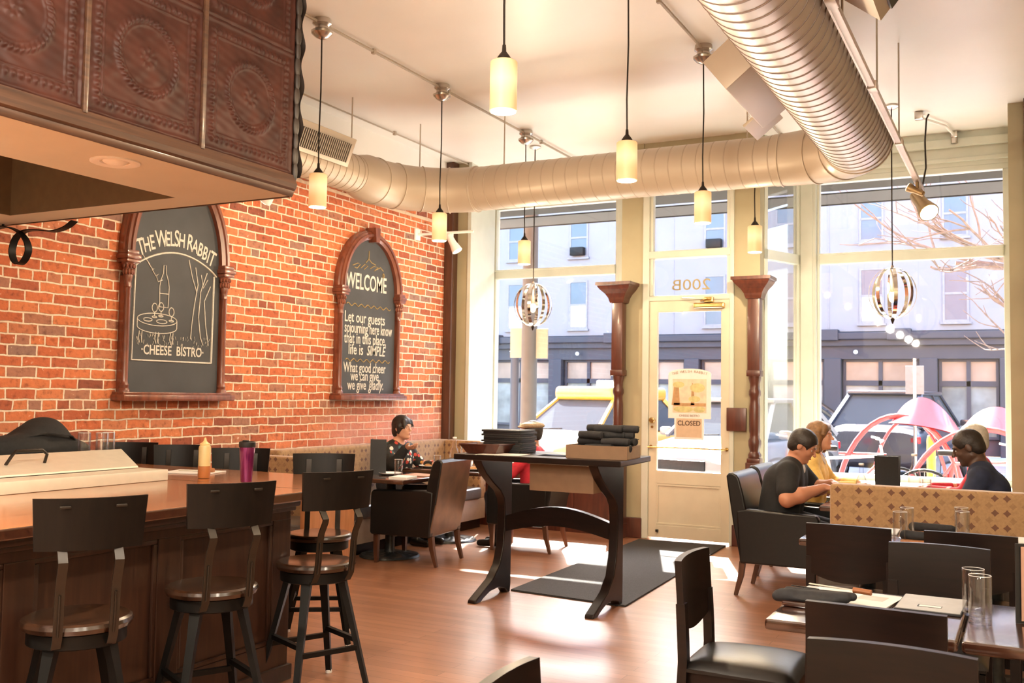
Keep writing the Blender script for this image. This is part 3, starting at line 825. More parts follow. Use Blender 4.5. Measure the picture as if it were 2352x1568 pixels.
# building across the street
bd = thing('building', 'pale building across the street with dark shop fronts at ground level', 'building', (0, 28, 0))
wallm = plain('lavender_white_render', (.198, .198, .212), .8, var=.04, nscale=1)
slate = plain('slate_blue_paint', (.022, .023, .034), .6, var=.1, nscale=2)
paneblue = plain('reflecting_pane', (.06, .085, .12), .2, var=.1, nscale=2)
panewarm = plain('painted_warm_reflection', (.24, .17, .13), .25, var=.35, nscale=.9)  # warm reflection of the sunlit opposite side put into the pane colour
palefr = plain('pale_window_frame', (.185, .185, .20), .6)
part('upper_wall', MB().bb(-34, 22, 0, 6, 3.25, 9.6), wallm, bd, smooth=False)
sm = MB()
for x in (-15.5, -9.2, -4.75, 1.2): sm.bb(x, x + .03, -.012, 0, 3.25, 9.6)
part('wall_joint', sm, palefr, bd, smooth=False)
part('shop_wall', MB().bb(-34, 22, .25, 6, -.02, 3.25), slate, bd, smooth=False)
co = MB().bb(-34, 22, -.25, .3, 3.02, 3.22, .03).bb(-34, 22, -.15, .3, 2.86, 3.02).bb(-34, 22, -.02, .3, 2.50, 2.86)
for x in (-15.2, -11.0, -4.75, -2.9): co.bb(x - .3, x + .3, -.3, .3, 3.0, 3.3, .02)
part('cornice', co, slate, bd, smooth=False)
ki = 0
for r, (z0, z1) in enumerate(((5.74, 6.9), (3.5, 4.92))):
    for x in (-16.6, -14.45, -12.27, -10.1, -7.94, -5.87, -3.61, -1.53, .6):
        f_ = MB(); x0, x1 = x - .27, x + .27
        frame_rect(f_, x0 - .05, x1 + .05, z0 - .04, z1 + .05, -.03, .06, .08)
        f_.bb(x0, x1, -.03, .03, (z0 + z1) / 2 - .03, (z0 + z1) / 2 + .03); f_.bb(x0 - .1, x1 + .1, -.09, .02, z0 - .1, z0 - .04)
        wf = part('window', f_, palefr, bd, smooth=False)
        part('pane', MB().bb(x0, x1, -.012, -.006, z0, z1), paneblue, wf, smooth=False)
        if r == 0 and x in (-12.27, -7.94):
            part('air_conditioner', MB().bb(x - .22, x + .22, -.22, 0, z0 + .01, z0 + .26, .01), 'iron', wf)
        if r == 1 and x in (-12.27, -3.61, -14.45):
            part('roller_blind', MB().bb(x0 + .02, x1 - .02, -.018, -.013, z0 + .03, z0 + (z1 - z0) * .52), 'whiteplastic', wf, smooth=False)
for x in (-15.6, -13.0, -10.9, -8.6, -6.6, -4.62, -2.2, -.3, 2.2):
    part('pilaster', MB().bb(x - .22, x + .22, -.12, .26, -.02, 2.52, .02), slate, bd, smooth=False)
xs = [-15.6, -13.0, -10.9, -8.6, -6.6, -4.62, -2.2, -.3, 2.2]
for i in range(len(xs) - 1):
    a, b = xs[i] + .24, xs[i + 1] - .24
    f_ = MB(); frame_rect(f_, a, b, .42, 2.5, .12, .07, .1); f_.bb(a, b, .11, .22, 1.78, 1.92); f_.bb((a + b) / 2 - .05, (a + b) / 2 + .05, .11, .22, .42, 2.5)
    wf = part('shop_window', f_, slate, bd, smooth=False)
    part('upper_pane', MB().bb(a + .05, b - .05, .19, .2, 1.9, 2.45), panewarm, wf, smooth=False)
    part('lower_pane', MB().bb(a + .05, b - .05, .19, .2, .48, 1.8), plain('shop_pane', (.16, .18, .18), .2, var=.5, nscale=1.3), wf, smooth=False)
lm = MB()
for x in (-13.9, -12.2, -4.0): lm.ball((x, -.2, 2.68), .06, 10, 8)
part('facade_lamp', lm, 'whiteplastic', bd)

# utility pole with notices
pl = thing('utility_pole', 'grey concrete utility pole with pale notice panels outside the left window', 'pole', (-6.08, 12.2, -.02))
part('post', MB().lathe([(.115, 0), (.112, 1.5), (.10, 6.5)], (0, 0, 0), 20), plain('concrete_grey', (.03, .027, .024), .8, var=.2, nscale=10), pl)
sgm = plain('pale_sign_panel', (.12, .12, .085), .6, var=.04)
part('sign_panel', MB().bb(-.29, -.10, -.02, 0, 1.93, 2.35, .004), sgm, pl)
part('sign_panel', MB().bb(.11, .29, -.02, 0, 1.92, 2.33, .004), sgm, pl)
solo('street_post', MB().lathe([(.13, 0), (.09, .3), (.085, 2.35), (.12, 2.4), (0, 2.5)], (0, 0, 0), 14), slate, 'dark slim street post behind the concrete pole', 'post', (-9.3, 18, -.12))

# cars: nose points to -y
def car(name, label, x, y, rz, paint, scale=1.0, tall=1.0, lightbar=False, group=None, dome=.075):
    t = thing(name, label, 'car', (x, y, -.12), rz, group)
    st = [(-2.15, .40, .62, .70), (-2.05, .30, .72, .84), (-1.6, .24, .86, .89), (-.95, .22, .94, .90), (0, .22, .96, .91), (1.2, .22, .98, .90), (1.9, .26, .96, .87), (2.15, .36, .86, .78)]
    def ring(hw, z0, z1):
        pts = []
        for i in range(20):
            a = 2 * PI * i / 20; c, s_ = math.cos(a), math.sin(a)
            pts.append((hw * (abs(c) ** .45) * (1 if c > 0 else -1), (z0 + z1) / 2 + (z1 - z0) / 2 * (abs(s_) ** .5) * (1 if s_ > 0 else -1)))
        return pts
    mb = MB(); vs = []
    for (yy, z0, z1, hw) in st:
        for (px, pz) in ring(hw * scale, z0 * tall, z1 * tall): vs.append((px, yy, pz))
    k = len(st)
    fs = [(i * 20 + j, i * 20 + (j + 1) % 20, (i + 1) * 20 + (j + 1) % 20, (i + 1) * 20 + j) for i in range(k - 1) for j in range(20)]
    fs += [tuple(range(19, -1, -1)), tuple((k - 1) * 20 + j for j in range(20))]
    part('body', mb.add(vs, fs), paint, t, angle=50)
    gl = plain('car_window', (.045, .055, .065), .04, var=.05, nscale=2, spec=.05)
    b = [(-.95, .80), (-.25, .66), (1.25, .64), (1.75, .74)]; zt = 1.46 * tall; zb = .92 * tall
    cab = MB()
    bot = [(-.80 * scale, -1.0), (.80 * scale, -1.0), (.82 * scale, 1.85), (-.82 * scale, 1.85)]
    top = [(-.60 * scale, -.25), (.60 * scale, -.25), (.60 * scale, 1.25), (-.60 * scale, 1.25)]
    cab.add([(p[0], p[1], zb) for p in bot] + [(p[0], p[1], zt) for p in top], [(0, 1, 5, 4), (1, 2, 6, 5), (2, 3, 7, 6), (3, 0, 4, 7), (4, 5, 6, 7)])
    part('window_glass', cab, gl, t, smooth=False)
    part('roof', MB().box((0, .5, zt + dome / 2 - .02), (1.30 * scale, 1.70, dome), None, min(.1, dome * .45), 4), paint, t)
    pm = MB()
    for sx in (-1, 1):
        pm.bar([(sx * .81 * scale, -1.02, zb), (sx * .61 * scale, -.26, zt)], .06, .05); pm.bar([(sx * .82 * scale, 1.86, zb), (sx * .60 * scale, 1.26, zt)], .09, .07)
        pm.bar([(sx * .83 * scale, .4, zb), (sx * .61 * scale, .4, zt)], .05, .05)
    part('pillars', pm, paint, t)
    for sx in (-1, 1):
        for yy in (-1.35, 1.35):
            w_ = part('wheel', MB().lathe([(.12, -.10), (.30, -.11), (.34, -.07), (.34, .07), (.30, .11), (.12, .10)], (sx * .80 * scale, yy, .34), 22, 'X'), plain('tyre', (.012, .012, .012), .8), t)
            part('hub', MB().lathe([(0, -.12), (.20, -.115), (.21, -.10), (.21, .10), (.20, .115), (0, .12)], (sx * .80 * scale, yy, .34), 16, 'X'), 'nickel', w_)
        part('headlight', MB().ball((sx * .60 * scale, -2.10, .66 * tall), (.17, .07, .085), 14, 8), 'whiteplastic', t)
        part('mirror', MB().box((sx * .99 * scale, -.72, .98 * tall), (.2, .1, .13), None, .04), paint, t)
        part('tail_light', MB().box((sx * .72 * scale, 2.12, .74 * tall), (.18, .06, .12), None, .02), plain('red_lens', (.5, .01, .02), .2), t)
    part('grille', MB().box((0, -2.16, .56 * tall), (.8 * scale, .04, .14), None, .015), 'iron', t)
    part('wiper', MB().bar([(-.6 * scale, -1.03, zb + .01), (.05, -.98, zb + .04)], .02, .015), 'iron', t)
    if lightbar:
        part('roof_box', MB().box((0.1, .2, zt + dome + .03), (.30, .2, .13), None, .03), 'whiteplastic', t)
    return t
car('car', 'yellow car parked facing the left window', -6.72, 16.1, math.radians(-14), plain('yellow_paint', (.42, .24, .03), .35, var=.03, coat=.6), 1.0, 1.0, True, dome=.24)
car('car', 'silver car parked outside beyond the door', -3.95, 15.6, math.radians(-10), plain('silver_paint', (.13, .133, .14), .3, var=.03, coat=.6), 1.0, 1.0)
car('car', 'dark blue car on the far side of the street', -2.1, 20.6, math.radians(172), plain('navy_paint', (.008, .011, .024), .3, var=.05, coat=.6), 1.02, 1.12)
car('car', 'black car far across the street behind the dark blue one', -4.7, 24.3, math.radians(92), plain('black_paint', (.005, .0055, .007), .3, var=.05, coat=.6), 1.0, 1.0)

# red sculptural bicycle rack
rk = thing('bicycle_rack', 'red arched metal bicycle rack with leaf shaped seats on the pavement', 'bicycle rack', (-1.0, 12.2, -.02))
rp = plain('red_rack_paint', (.34, .03, .038), .35, var=.05, coat=.5)
def arc(cx, cy, rx, rz_, a0, a1, n=22, dy=0.0, z0=0.0):
    return [(cx + rx * math.cos(a0 + (a1 - a0) * i / (n - 1)), cy + dy * i / (n - 1), z0 + rz_ * math.sin(a0 + (a1 - a0) * i / (n - 1))) for i in range(n)]
part('arch', MB().tube(arc(-.28, 0, .72, 1.24, PI, .15), .032, 10), rp, rk)
part('arch', MB().tube(arc(.62, -.35, .85, 1.12, PI, .35), .032, 10), rp, rk)
part('arch', MB().tube(arc(.70, .3, .5, 1.3, PI, .0), .028, 10), rp, rk)
part('arch', MB().tube(arc(-.2, .3, .45, 1.2, PI, .0), .02, 8), rp, rk)
def leafseat(cx, z, w_, h, ky):
    def fn(u, v):
        x = (u - .5) * w_; prof = max(0.0, math.sin(PI * min(1, u * 1.15)) ** .8) * (1 - .25 * u)
        return (cx + x, ky + (v - .5) * .34 + .12 * u, z - .16 * u * u + h * prof * v)
    a = MB().grid(fn, 24, 10); n = len(a.v)
    b = MB().grid(lambda u, v: tuple(q + (0, .02, -.012)[i] for i, q in enumerate(fn(u, v))), 24, 10)
    return a.add(b.v, b.f)
part('leaf_seat', leafseat(.05, 1.16, .85, .36, .0), rp, rk)
part('leaf_seat', leafseat(.85, 1.10, .95, .32, .1), rp, rk)
part('tie_bar', MB().tube([(-.95, 0, .78), (-.42, .0, .78)], .02, 8).tube([(-.42, 0, .78), (-.75, -.1, .42)], .016, 8), rp, rk)
part('foot_plate', MB().bb(-1.05, 1.5, -.4, .36, 0, .015), rp, rk)
def bicycle(label, x, y, rz, col):
    t = thing('bicycle', label, 'bicycle', (x, y, -.02), rz, 'bicycles parked at the rack')
    pm = plain('bicycle_paint', col, .3, var=.05, coat=.5)
    for xx in (-.5, .52):
        wm = part('wheel', MB().tube([(xx + .33 * math.cos(a), 0, .345 + .33 * math.sin(a)) for a in [2 * PI * i / 28 for i in range(28)]], .018, 8, True), 'iron', t)
        sp = MB()
        for i in range(10):
            a = PI * i / 10; sp.tube([(xx - .32 * math.cos(a), 0, .345 - .32 * math.sin(a)), (xx + .32 * math.cos(a), 0, .345 + .32 * math.sin(a))], .0018, 4)
        part('spokes', sp, 'chrome', wm)
    f_ = MB()
    for a, b in (((-.5, 0, .345), (-.12, 0, .30)), ((-.12, 0, .30), (-.22, 0, .84)), ((-.2, 0, .78), (-.5, 0, .345)), ((-.12, 0, .30), (.38, 0, .70)), ((-.2, 0, .76), (.36, 0, .80)), ((.35, 0, .92), (.40, 0, .66)), ((.40, 0, .66), (.52, 0, .345))):
        f_.tube([a, b], .016, 8)
    part('frame', f_, pm, t)
    part('handlebar', MB().tube([(.28, -.28, 1.0), (.36, -.2, .98), (.35, 0, .95), (.36, .2, .98), (.28, .28, 1.0)], .012, 8), 'chrome', t)
    part('saddle', MB().box((-.23, 0, .87), (.26, .14, .06), None, .025), 'leather', t)
    part('crank', MB().tube([(-.12, -.06, .30), (-.12, .06, .30)], .05, 12), 'chrome', t)
bicycle('parked bicycle with white frame beside the red rack', -1.75, 11.5, math.radians(12), (.3, .3, .3))
bicycle('parked bicycle with red frame under the right seat of the rack', -.45, 11.35, math.radians(-8), (.45, .06, .07))
solo('bollard', MB().lathe([(.05, 0), (.05, .95), (.04, 1.0), (0, 1.02)], (0, 0, 0), 14), plain('bollard_yellow', (.72, .42, .05), .5), 'yellow bollard post behind the red bicycle rack', 'bollard', (-.98, 12.75, -.02))
sg = thing('street_sign', 'small white street sign on a thin pole across the road', 'sign', (-1.56, 17.2, -.12))
part('pole', MB().tube([(0, 0, 0), (0, 0, 2.2)], .03, 8), 'nickel', sg)
part('plate', MB().bb(-.14, .14, -.02, 0, 1.62, 2.08, .005), plain('street_sign_white', (.14, .14, .145), .6), sg)

# bare street tree
rnd = random.Random(3)
tw = MB(); trunk = MB()
def branch(p, d, L, r, depth):
    pts = [p]; q = p.copy(); dd = d.copy(); n = 6
    for i in range(n):
        dd = (dd + Vector((rnd.uniform(-.22, .22), rnd.uniform(-.2, .2), rnd.uniform(-.14, .2)))).normalized()
        q = q + dd * (L / n); pts.append(q.copy())
    (trunk if depth < 2 else tw).tube(pts, [max(.004, r * (1 - .55 * i / n)) for i in range(n + 1)], 6 if depth < 3 else 4)
    if depth >= 4: return
    for _ in range(3 if depth else 5):
        i = rnd.randint(2, n); b = pts[i]
        nd = (dd + Vector((rnd.uniform(-1.0, .45), rnd.uniform(-.7, .7), rnd.uniform(-.5, .75)))).normalized()
        branch(b, nd, L * rnd.uniform(.5, .75), r * .52, depth + 1)
tr = thing('street_tree', 'bare leafless street tree reaching in from the right outside', 'tree', (1.5, 14.0, -.1))
branch(Vector((0, 0, 0)), Vector((-.05, 0, 1)), 3.1, .13, 0)
branch(Vector((-.1, 0, 2.6)), Vector((-.85, -.1, .5)), 2.3, .06, 1)
branch(Vector((-.1, 0, 3.0)), Vector((-.8, -.2, .2)), 2.0, .05, 1)
bk = plain('pale_bark', (.11, .09, .078), .8, var=.3, nscale=20)
part('trunk', trunk, bk, tr); part('branches', tw, bk, tr)

# ---------------------------------------------------------------- ducts
def ridged(mb, p0, p1, r, pitch=.085, ridge=.006, n=40, mats=('ductpaint', 'paintseam'), name='duct_run', parent=None):
    """spiral seam duct from p0 to p1"""
    P0, P1 = Vector(p0), Vector(p1); d = P1 - P0; L = d.length; d.normalize(); a, b = basis(d)
    prof = [(0.0, 0), (.455, 0), (.475, 1), (.525, 1), (.545, 0)]
    rows = []
    for k in range(int(L / pitch) + 1):
        for (q, h) in prof:
            if (k + q) * pitch <= L: rows.append(((k + q) * pitch, h))
    rows.append((L, 0))
    vs = []; fs = []; mi = []
    for (s_, h) in rows:
        for j in range(n):
            th = 2 * PI * j / n
            sl = 0 if s_ in (0, L) else pitch * (j / n if j < n / 2 else 1 - j / n) * .5
            p = P0 + d * min(L, s_ + sl) + (a * math.cos(th) + b * math.sin(th)) * (r + ridge * h)
            vs.append(tuple(p))
    for i in range(len(rows) - 1):
        seam = rows[i][1] + rows[i + 1][1] > 0
        for j in range(n):
            fs.append((i * n + j, i * n + (j + 1) % n, (i + 1) * n + (j + 1) % n, (i + 1) * n + j)); mi.append(1 if seam else 0)
    o = part(name, mb.add(vs, fs), mats, parent)
    o.data.polygons.foreach_set('material_index', mi)
    return o

ZD = 3.285
dm = thing('main_air_duct', 'large silver spiral air duct running along the ceiling above the right tables', 'duct', (0, 0, 0))
ridged(MB(), (-1.05, -3.1, ZD), (-1.05, 7.35, ZD), .243, .108, .004, 48, ('ductmetal', 'ductseam'), parent=dm)
# elbow into the cross duct
RE = .62
el = [(-1.05, 7.33, ZD)] + [(-1.05 - RE + RE * math.cos(a), 7.35 + .0 + (7.8 - 7.35) * math.sin(a), ZD) for a in [PI / 2 * i / 14 for i in range(15)]] + [(-1.72, 7.8, ZD)]
rs = [.25] + [.25 - .045 * i / 14 for i in range(15)] + [.205]
part('elbow', MB().tube(el, rs, 40), 'ductpaint', dm)
sm = MB()
for i in (2, 7, 11, 15):
    p = Vector(el[i]); dd = (Vector(el[i + 1]) - Vector(el[i - 1])).normalized(); a, b = basis(dd)
    sm.tube([p + (a * math.cos(t) + b * math.sin(t)) * (rs[i] + .003) for t in [2 * PI * k / 40 for k in range(40)]], .006, 6, True)
part('seam_ring', sm, 'ductpaint', dm)
# side outlets of the main duct (boxy diffusers)
def outlet(x0, x1, y0, y1, z0, z1, tilt):
    R = Euler((0, tilt, 0)).to_matrix(); c = ((x0 + x1) / 2, (y0 + y1) / 2, (z0 + z1) / 2)
    mb = MB().box(c, (x1 - x0, y1 - y0, z1 - z0), R, .008)
    o = part('outlet_box', mb, 'ductpaint', dm)
    s_ = 1 if tilt > 0 else -1
    fb = MB()
    for k_ in range(2):
        pass
    return o
outlet(-1.56, -1.24, 5.35, 6.25, 3.20, 3.42, math.radians(-38))
o = part('outlet_flap', MB().box((-1.50, 6.42, 3.22), (.22, .36, .02), (0, math.radians(-38), 0), .004), 'ductpaint', dm)
outlet(-.90, -.44, 3.6, 4.75, 3.27, 3.52, math.radians(38))
o = part('outlet_grille', MB().box((-.43, 4.2, 3.32), (.02, 1.05, .30), (0, math.radians(38), 0), .004), 'bronze', dm)
for y in (1.5, 4.0, 6.5):
    for x in (-1.305, -.80): part('hanger_rod', MB().tube([(x, y, ZD + .05), (x, y, H_C)], .006, 6), 'conduit', dm)

dc = thing('cross_air_duct', 'painted air duct crossing in front of the windows and bending to the brick wall', 'duct', (0, 0, 0))
ridged(MB(), (-4.45, 7.8, ZD), (-1.66, 7.8, ZD), .2, .115, .0022, 40, parent=dc)
el = [(-4.43, 7.8, ZD)] + [(-4.45 - .68 * math.sin(a), 7.12 + .68 * math.cos(a), ZD) for a in [PI / 2 * i / 12 for i in range(13)]]
rs = [.202] + [.206] * 13
part('elbow', MB().tube(el, rs, 40), 'ductpaint', dc)
sm = MB()
for i in (1, 4, 7, 10, 13):
    p = Vector(el[i]); dd = (Vector(el[min(i + 1, 13)]) - Vector(el[i - 1])).normalized(); a, b = basis(dd)
    sm.tube([p + (a * math.cos(t) + b * math.sin(t)) * (rs[i] + .003) for t in [2 * PI * k / 40 for k in range(40)]], .005, 6, True)
part('seam_ring', sm, 'ductpaint', dc)
part('reducer', MB().tube([(-5.13, 7.14, ZD), (-5.13, 6.98, ZD), (-5.13, 6.82, ZD)], [.207, .205, .166], 40), 'ductpaint', dc)
ridged(MB(), (-5.13, 6.84, ZD), (-5.13, 3.78, ZD), .163, .085, .004, 40, parent=dc)
gb = MB().box((-4.97, 5.92, 3.395), (.20, 1.1, .24), (0, math.radians(22), 0), .006)
part('outlet_box', gb, 'ductpaint', dc)
gr = MB(); R = Euler((0, math.radians(22), 0)).to_matrix()
gr.box((-4.868, 5.92, 3.345), (.012, .98, .155), R)
part('outlet_grille', gr, 'bronze', dc)
sl = MB()
for i in range(40):
    sl.box((-4.861, 5.44 + .96 * i / 39, 3.343), (.012, .006, .15), R)
part('grille_slats', sl, 'ductpaint', dc)
for (x, y) in ((-4.17, 7.8), (-1.95, 7.8), (-1.89, 7.8)): part('hanger_rod', MB().tube([(x, y, ZD + .19), (x, y, H_C)], .006, 6), 'conduit', dc)
for y in (4.5, 6.79, 7.75): part('hanger_rod', MB().tube([(-5.13 if y < 7.5 else -5.05, y, ZD + .15), (-5.13 if y < 7.5 else -5.05, y, H_C)], .006, 6), 'conduit', dc)

# ---------------------------------------------------------------- track lights and pendants
def conduit(nm, label, p0, p1, clips, r=.011):
    t = thing(nm, label, 'conduit', p0)
    v = Vector(p1) - Vector(p0)
    part('pipe', MB().tube([(0, 0, 0), v * .5, v], r, 8), 'conduit', t)
    for q in clips: part('clip', MB().box(v * q, (.03, .03, .04), None, .006), 'conduit', t)
conduit('ceiling_conduit', 'thin metal conduit on the ceiling linking the left row of pendants', (-4.24, -2, H_C - .03), (-4.24, 9.9, H_C - .03), [.3, .5, .66, .75, .9])
conduit('ceiling_conduit', 'thin metal conduit on the ceiling linking the pendants beside the main duct', (-2.03, -2, H_C - .03), (-2.03, 9.9, H_C - .03), [.3, .5, .66, .75, .9])
conduit('ceiling_conduit', 'thin pale conduit on the ceiling close to the brick wall', (-5.42, -2, H_C - .02), (-5.42, 9.6, H_C - .02), [.55, .64, .72, .85], .008)

def pendant_proto():
    t = thing('pendant_lamp', 'x', 'pendant lamp', (0, 0, 0))
    part('ceiling_canopy', MB().lathe([(.062, 0), (.066, -.035), (.045, -.05), (.05, -.07), (.075, -.085), (.072, -.10), (.045, -.125), (.012, -.14), (0, -.14)], (0, 0, 0), 24), 'nickel', t)
    part('stem', MB().tube([(0, 0, -.13), (.004, 0, -.5), (-.003, 0, -.82), (0, 0, -1.02)], .0052, 8), 'bronze', t)
    part('socket_cap', MB().lathe([(.008, -1.0), (.010, -1.03), (.022, -1.045), (.032, -1.06), (.032, -1.075)], (0, 0, 0), 18), 'bronze', t)
    sh = part('shade', MB().lathe([(.02, -1.074), (.055, -1.074), (.061, -1.08), (.061, -1.298), (.056, -1.302), (.054, -1.296), (.054, -1.085), (.02, -1.082)], (0, 0, 0), 32, caps=False), 'shade', t)
    part('bulb', MB().ball((0, 0, -1.16), (.026, .026, .038), 12, 8), 'bulb', sh)
    return t
# depth of each lamp below the ceiling: bottoms of shades at about the same height
pend = pendant_proto()
spots = [(-4.24, 5.25, 'first lit cylinder pendant of the left row, hanging beside the tin canopy', 'L'),
         (-4.24, 6.82, 'second lit cylinder pendant of the left row, hanging before the small spotlight', 'L'),
         (-4.24, 8.37, 'third lit cylinder pendant of the left row, hanging before the left window', 'L'),
         (-2.03, 3.78, 'largest looking lit cylinder pendant, hung nearest on the right row', 'R'),
         (-2.03, 5.31, 'lit cylinder pendant hanging before the cross duct, second of the right row', 'R'),
         (-2.03, 6.84, 'lit cylinder pendant hanging above the door, third of the right row', 'R'),
         (-2.03, 8.39, 'farthest lit cylinder pendant of the right row, behind the cross duct', 'R')]
for i, (x, y, lab, s_) in enumerate(spots):
    if i == 0: o = pend; o.location = (x, y, H_C); o['label'] = lab; o['group'] = 'cylinder pendants in two rows'
    else: o = copy_thing(pend, (x, y, H_C), 0, lab, 'cylinder pendants in two rows')
    lamp('pendant_and_fill_light', 'POINT', (x, y, H_C - 1.33), 20.0, (1.0, .77, .50), .03)

# polished ring globes in the window bays
def globe(label, x, y):
    t = thing('ring_globe_pendant', label, 'pendant lamp', (x, y, H_C), group='ring globe pendants in the window bays')
    part('cord', MB().tube([(0, 0, 0), (0, 0, -1.45)], .006, 6), 'bronze', t)
    part('ceiling_canopy', MB().lathe([(.06, 0), (.06, -.015), (.02, -.035)], (0, 0, 0), 18), 'nickel', t)
    zc, r = -1.635, .218
    for k in range(4):
        a = PI * k / 4 + .25
        pts = [(r * math.sin(t_) * math.cos(a) * .88, r * math.sin(t_) * math.sin(a) * .88, zc + r * math.cos(t_)) for t_ in [2 * PI * i / 40 for i in range(40)]]
        b = MB(); n = len(pts); nrm = Vector((-math.sin(a), math.cos(a), 0))
        vs = []
        for p in pts:
            p = Vector(p); rad = (p - Vector((0, 0, zc))).normalized()
            for (u, v) in ((-.016, 0), (.016, 0), (.016, .004), (-.016, .004)): vs.append(p + nrm * u + rad * v)
        fs = [(i * 4 + j, i * 4 + (j + 1) % 4, ((i + 1) % n) * 4 + (j + 1) % 4, ((i + 1) % n) * 4 + j) for i in range(n) for j in range(4)]
        part('ring', b.add(vs, fs), 'chrome', t)
    part('hub', MB().lathe([(.012, zc + .24), (.022, zc + .2), (.022, zc + .02), (.016, zc)], (0, 0, 0), 14), 'nickel', t)
    part('bulb', MB().ball((0, 0, zc - .03), (.03, .03, .05), 14, 10), 'bulb', t)
    part('finial', MB().lathe([(.02, zc - .2), (.016, zc - .23), (.006, zc - .26), (0, zc - .265)], (0, 0, 0), 12), 'bronze', t)
globe('polished ring globe pendant in the left window bay', -4.425, 8.95)
globe('polished ring globe pendant in the right window bay', -.985, 8.95)

# suspended light rail under the main duct with a spotlight at its end
rl = thing('light_rail', 'long suspended light rail hanging along the right side of the main duct', 'light rail', (-.762, 0, 3.235))
part('rail', MB().bb(-.018, .018, -2.5, 9.15, -.018, .018, .004), 'railmetal', rl)
part('rail_lip', MB().bb(-.03, -.018, -2.5, 9.15, -.012, -.004), 'railmetal', rl)
for y in (2.2, 4.9, 7.38): part('hanger_rod', MB().tube([(0, y, .015), (0, y, H_C - 3.235)], .006, 6), 'conduit', rl)
for y in (4.6, 6.0, 7.4): part('coupling', MB().bb(-.026, .026, y - .05, y + .05, -.026, .024, .006), 'railmetal', rl)
wr = MB().tube([(.01, 9.1, .02), (.03, 9.2, .2), (.02, 9.25, .45), (.03, 9.3, .66), (.05, 9.3, .70)], .008, 6)
part('feed_wire', wr, 'bronze', rl)
def spotlight(label, x, y, z, d, mat='nickel', k=1.0):
    t = thing('spotlight', label, 'spotlight', (x, y, z), 0)
    D = Vector(d).normalized()
    A, B = basis(D)
    part('yoke', MB().tube([(0, 0, 0), (0, 0, -.05), tuple(D * .02 + Vector((0, 0, -.08)))], .014, 8), mat, t)
    c = Vector((0, 0, -.05 - .04 * k))
    hd = part('lamp_head', MB().tube([c - D * .09 * k, c - D * .075 * k, c + D * .02 * k, c + D * .10 * k, c + D * .115 * k], [.022 * k, .034 * k, .038 * k, .055 * k, .056 * k], 20), mat, t)
    part('lens', MB().tube([c + D * (.115 * k + .001), c + D * (.115 * k + .005)], [.05 * k, .048 * k], 20), 'bulb', hd)
    return t
spotlight('lit metal spotlight at the window end of the light rail', -.762, 9.05, 3.215, (.42, -.62, -.66), 'dullbrass', 1.5)
spotlight('small metal spotlight turned aside near the end of the light rail', -.762, 8.72, 3.215, (-.75, .15, .45), 'dullbrass', .7)
# wall rail with a spotlight beside the left window
t = thing('wall_light_arm', 'short pale light arm reaching from the brick wall by the left window', 'light arm', (XL, 8.62, 3.06))
part('arm', MB().tube([(0, 0, 0), (.62, .12, .015)], .014, 8), 'whiteplastic', t)
part('wall_plate', MB().bb(0, .02, -.05, .05, -.06, .06, .006), 'whiteplastic', t)
spotlight('pale spotlight hanging from the arm beside the left window', -5.25, 8.70, 3.065, (.4, .1, -.7), 'whiteplastic')
spotlight('pale spotlight over the cheese bistro board, peeping below the canopy', -5.35, 6.06, 3.10, (-.6, .05, -.5), 'whiteplastic')
_ = part('mount_rod', MB().tube([(-.29, 0, 0), (-.1, 0, .02), (0, 0, 0)], .012, 8), 'whiteplastic', [o for o in SC.objects if o.name.startswith('spotlight')][-1])
# sprinkler pipe
t = thing('sprinkler_pipe', 'bent white sprinkler pipe on the ceiling above the right window', 'pipe', (-.55, 9.75, H_C))
part('pipe', MB().tube([(-.24, -.5, -.035), (-.24, -.45, -.035), (-.05, -.05, -.035), (0, .3, -.04), (0, .3, -.10)], .013, 8), 'whiteplastic', t)
part('fitting', MB().bb(-.275, -.205, -.53, -.46, -.07, 0, .01), 'nickel', t)
part('fitting', MB().bb(-.03, .03, .27, .33, -.07, 0, .01).lathe([(.03, -.12), (.03, -.07), (.01, -.07)], (0, .3, 0), 12), 'nickel', t)

# ---------------------------------------------------------------- canopy of embossed tin over the bar
CY, CX0, ZB = 3.66, -3.10, 2.335
cn = thing('bar_canopy', 'large dropped canopy clad in embossed bronze tin panels above the bar', 'canopy', (0, 0, 0))
body = MB()
body.bb(CX0 - .05, CX0 - .012, -3.0, CY - .02, ZB + .03, H_C)                  # fascia backing
body.bb(-5.35, CX0 - .02, CY - .05, CY - .012, ZB + .03, H_C)                    # end backing
part('backing', body, 'soffit', cn, smooth=False)
sf = MB()
rx0, rx1, ry1 = -4.9, -3.66, 3.45
sf.bb(rx1, CX0 - .02, -3.0, CY - .02, ZB - .002, ZB + .03); sf.bb(-5.35, rx1, ry1, CY - .02, ZB - .002, ZB + .03); sf.bb(-5.35, rx0, -3.0, ry1, ZB - .002, ZB + .03)
part('soffit', sf, 'soffit', cn, smooth=False)
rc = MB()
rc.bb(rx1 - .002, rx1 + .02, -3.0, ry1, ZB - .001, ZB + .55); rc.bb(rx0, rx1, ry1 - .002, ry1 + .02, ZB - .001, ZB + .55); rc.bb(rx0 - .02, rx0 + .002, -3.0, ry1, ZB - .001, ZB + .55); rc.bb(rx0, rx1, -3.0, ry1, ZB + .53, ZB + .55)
part('hood_recess', rc, 'recess', cn, smooth=False)
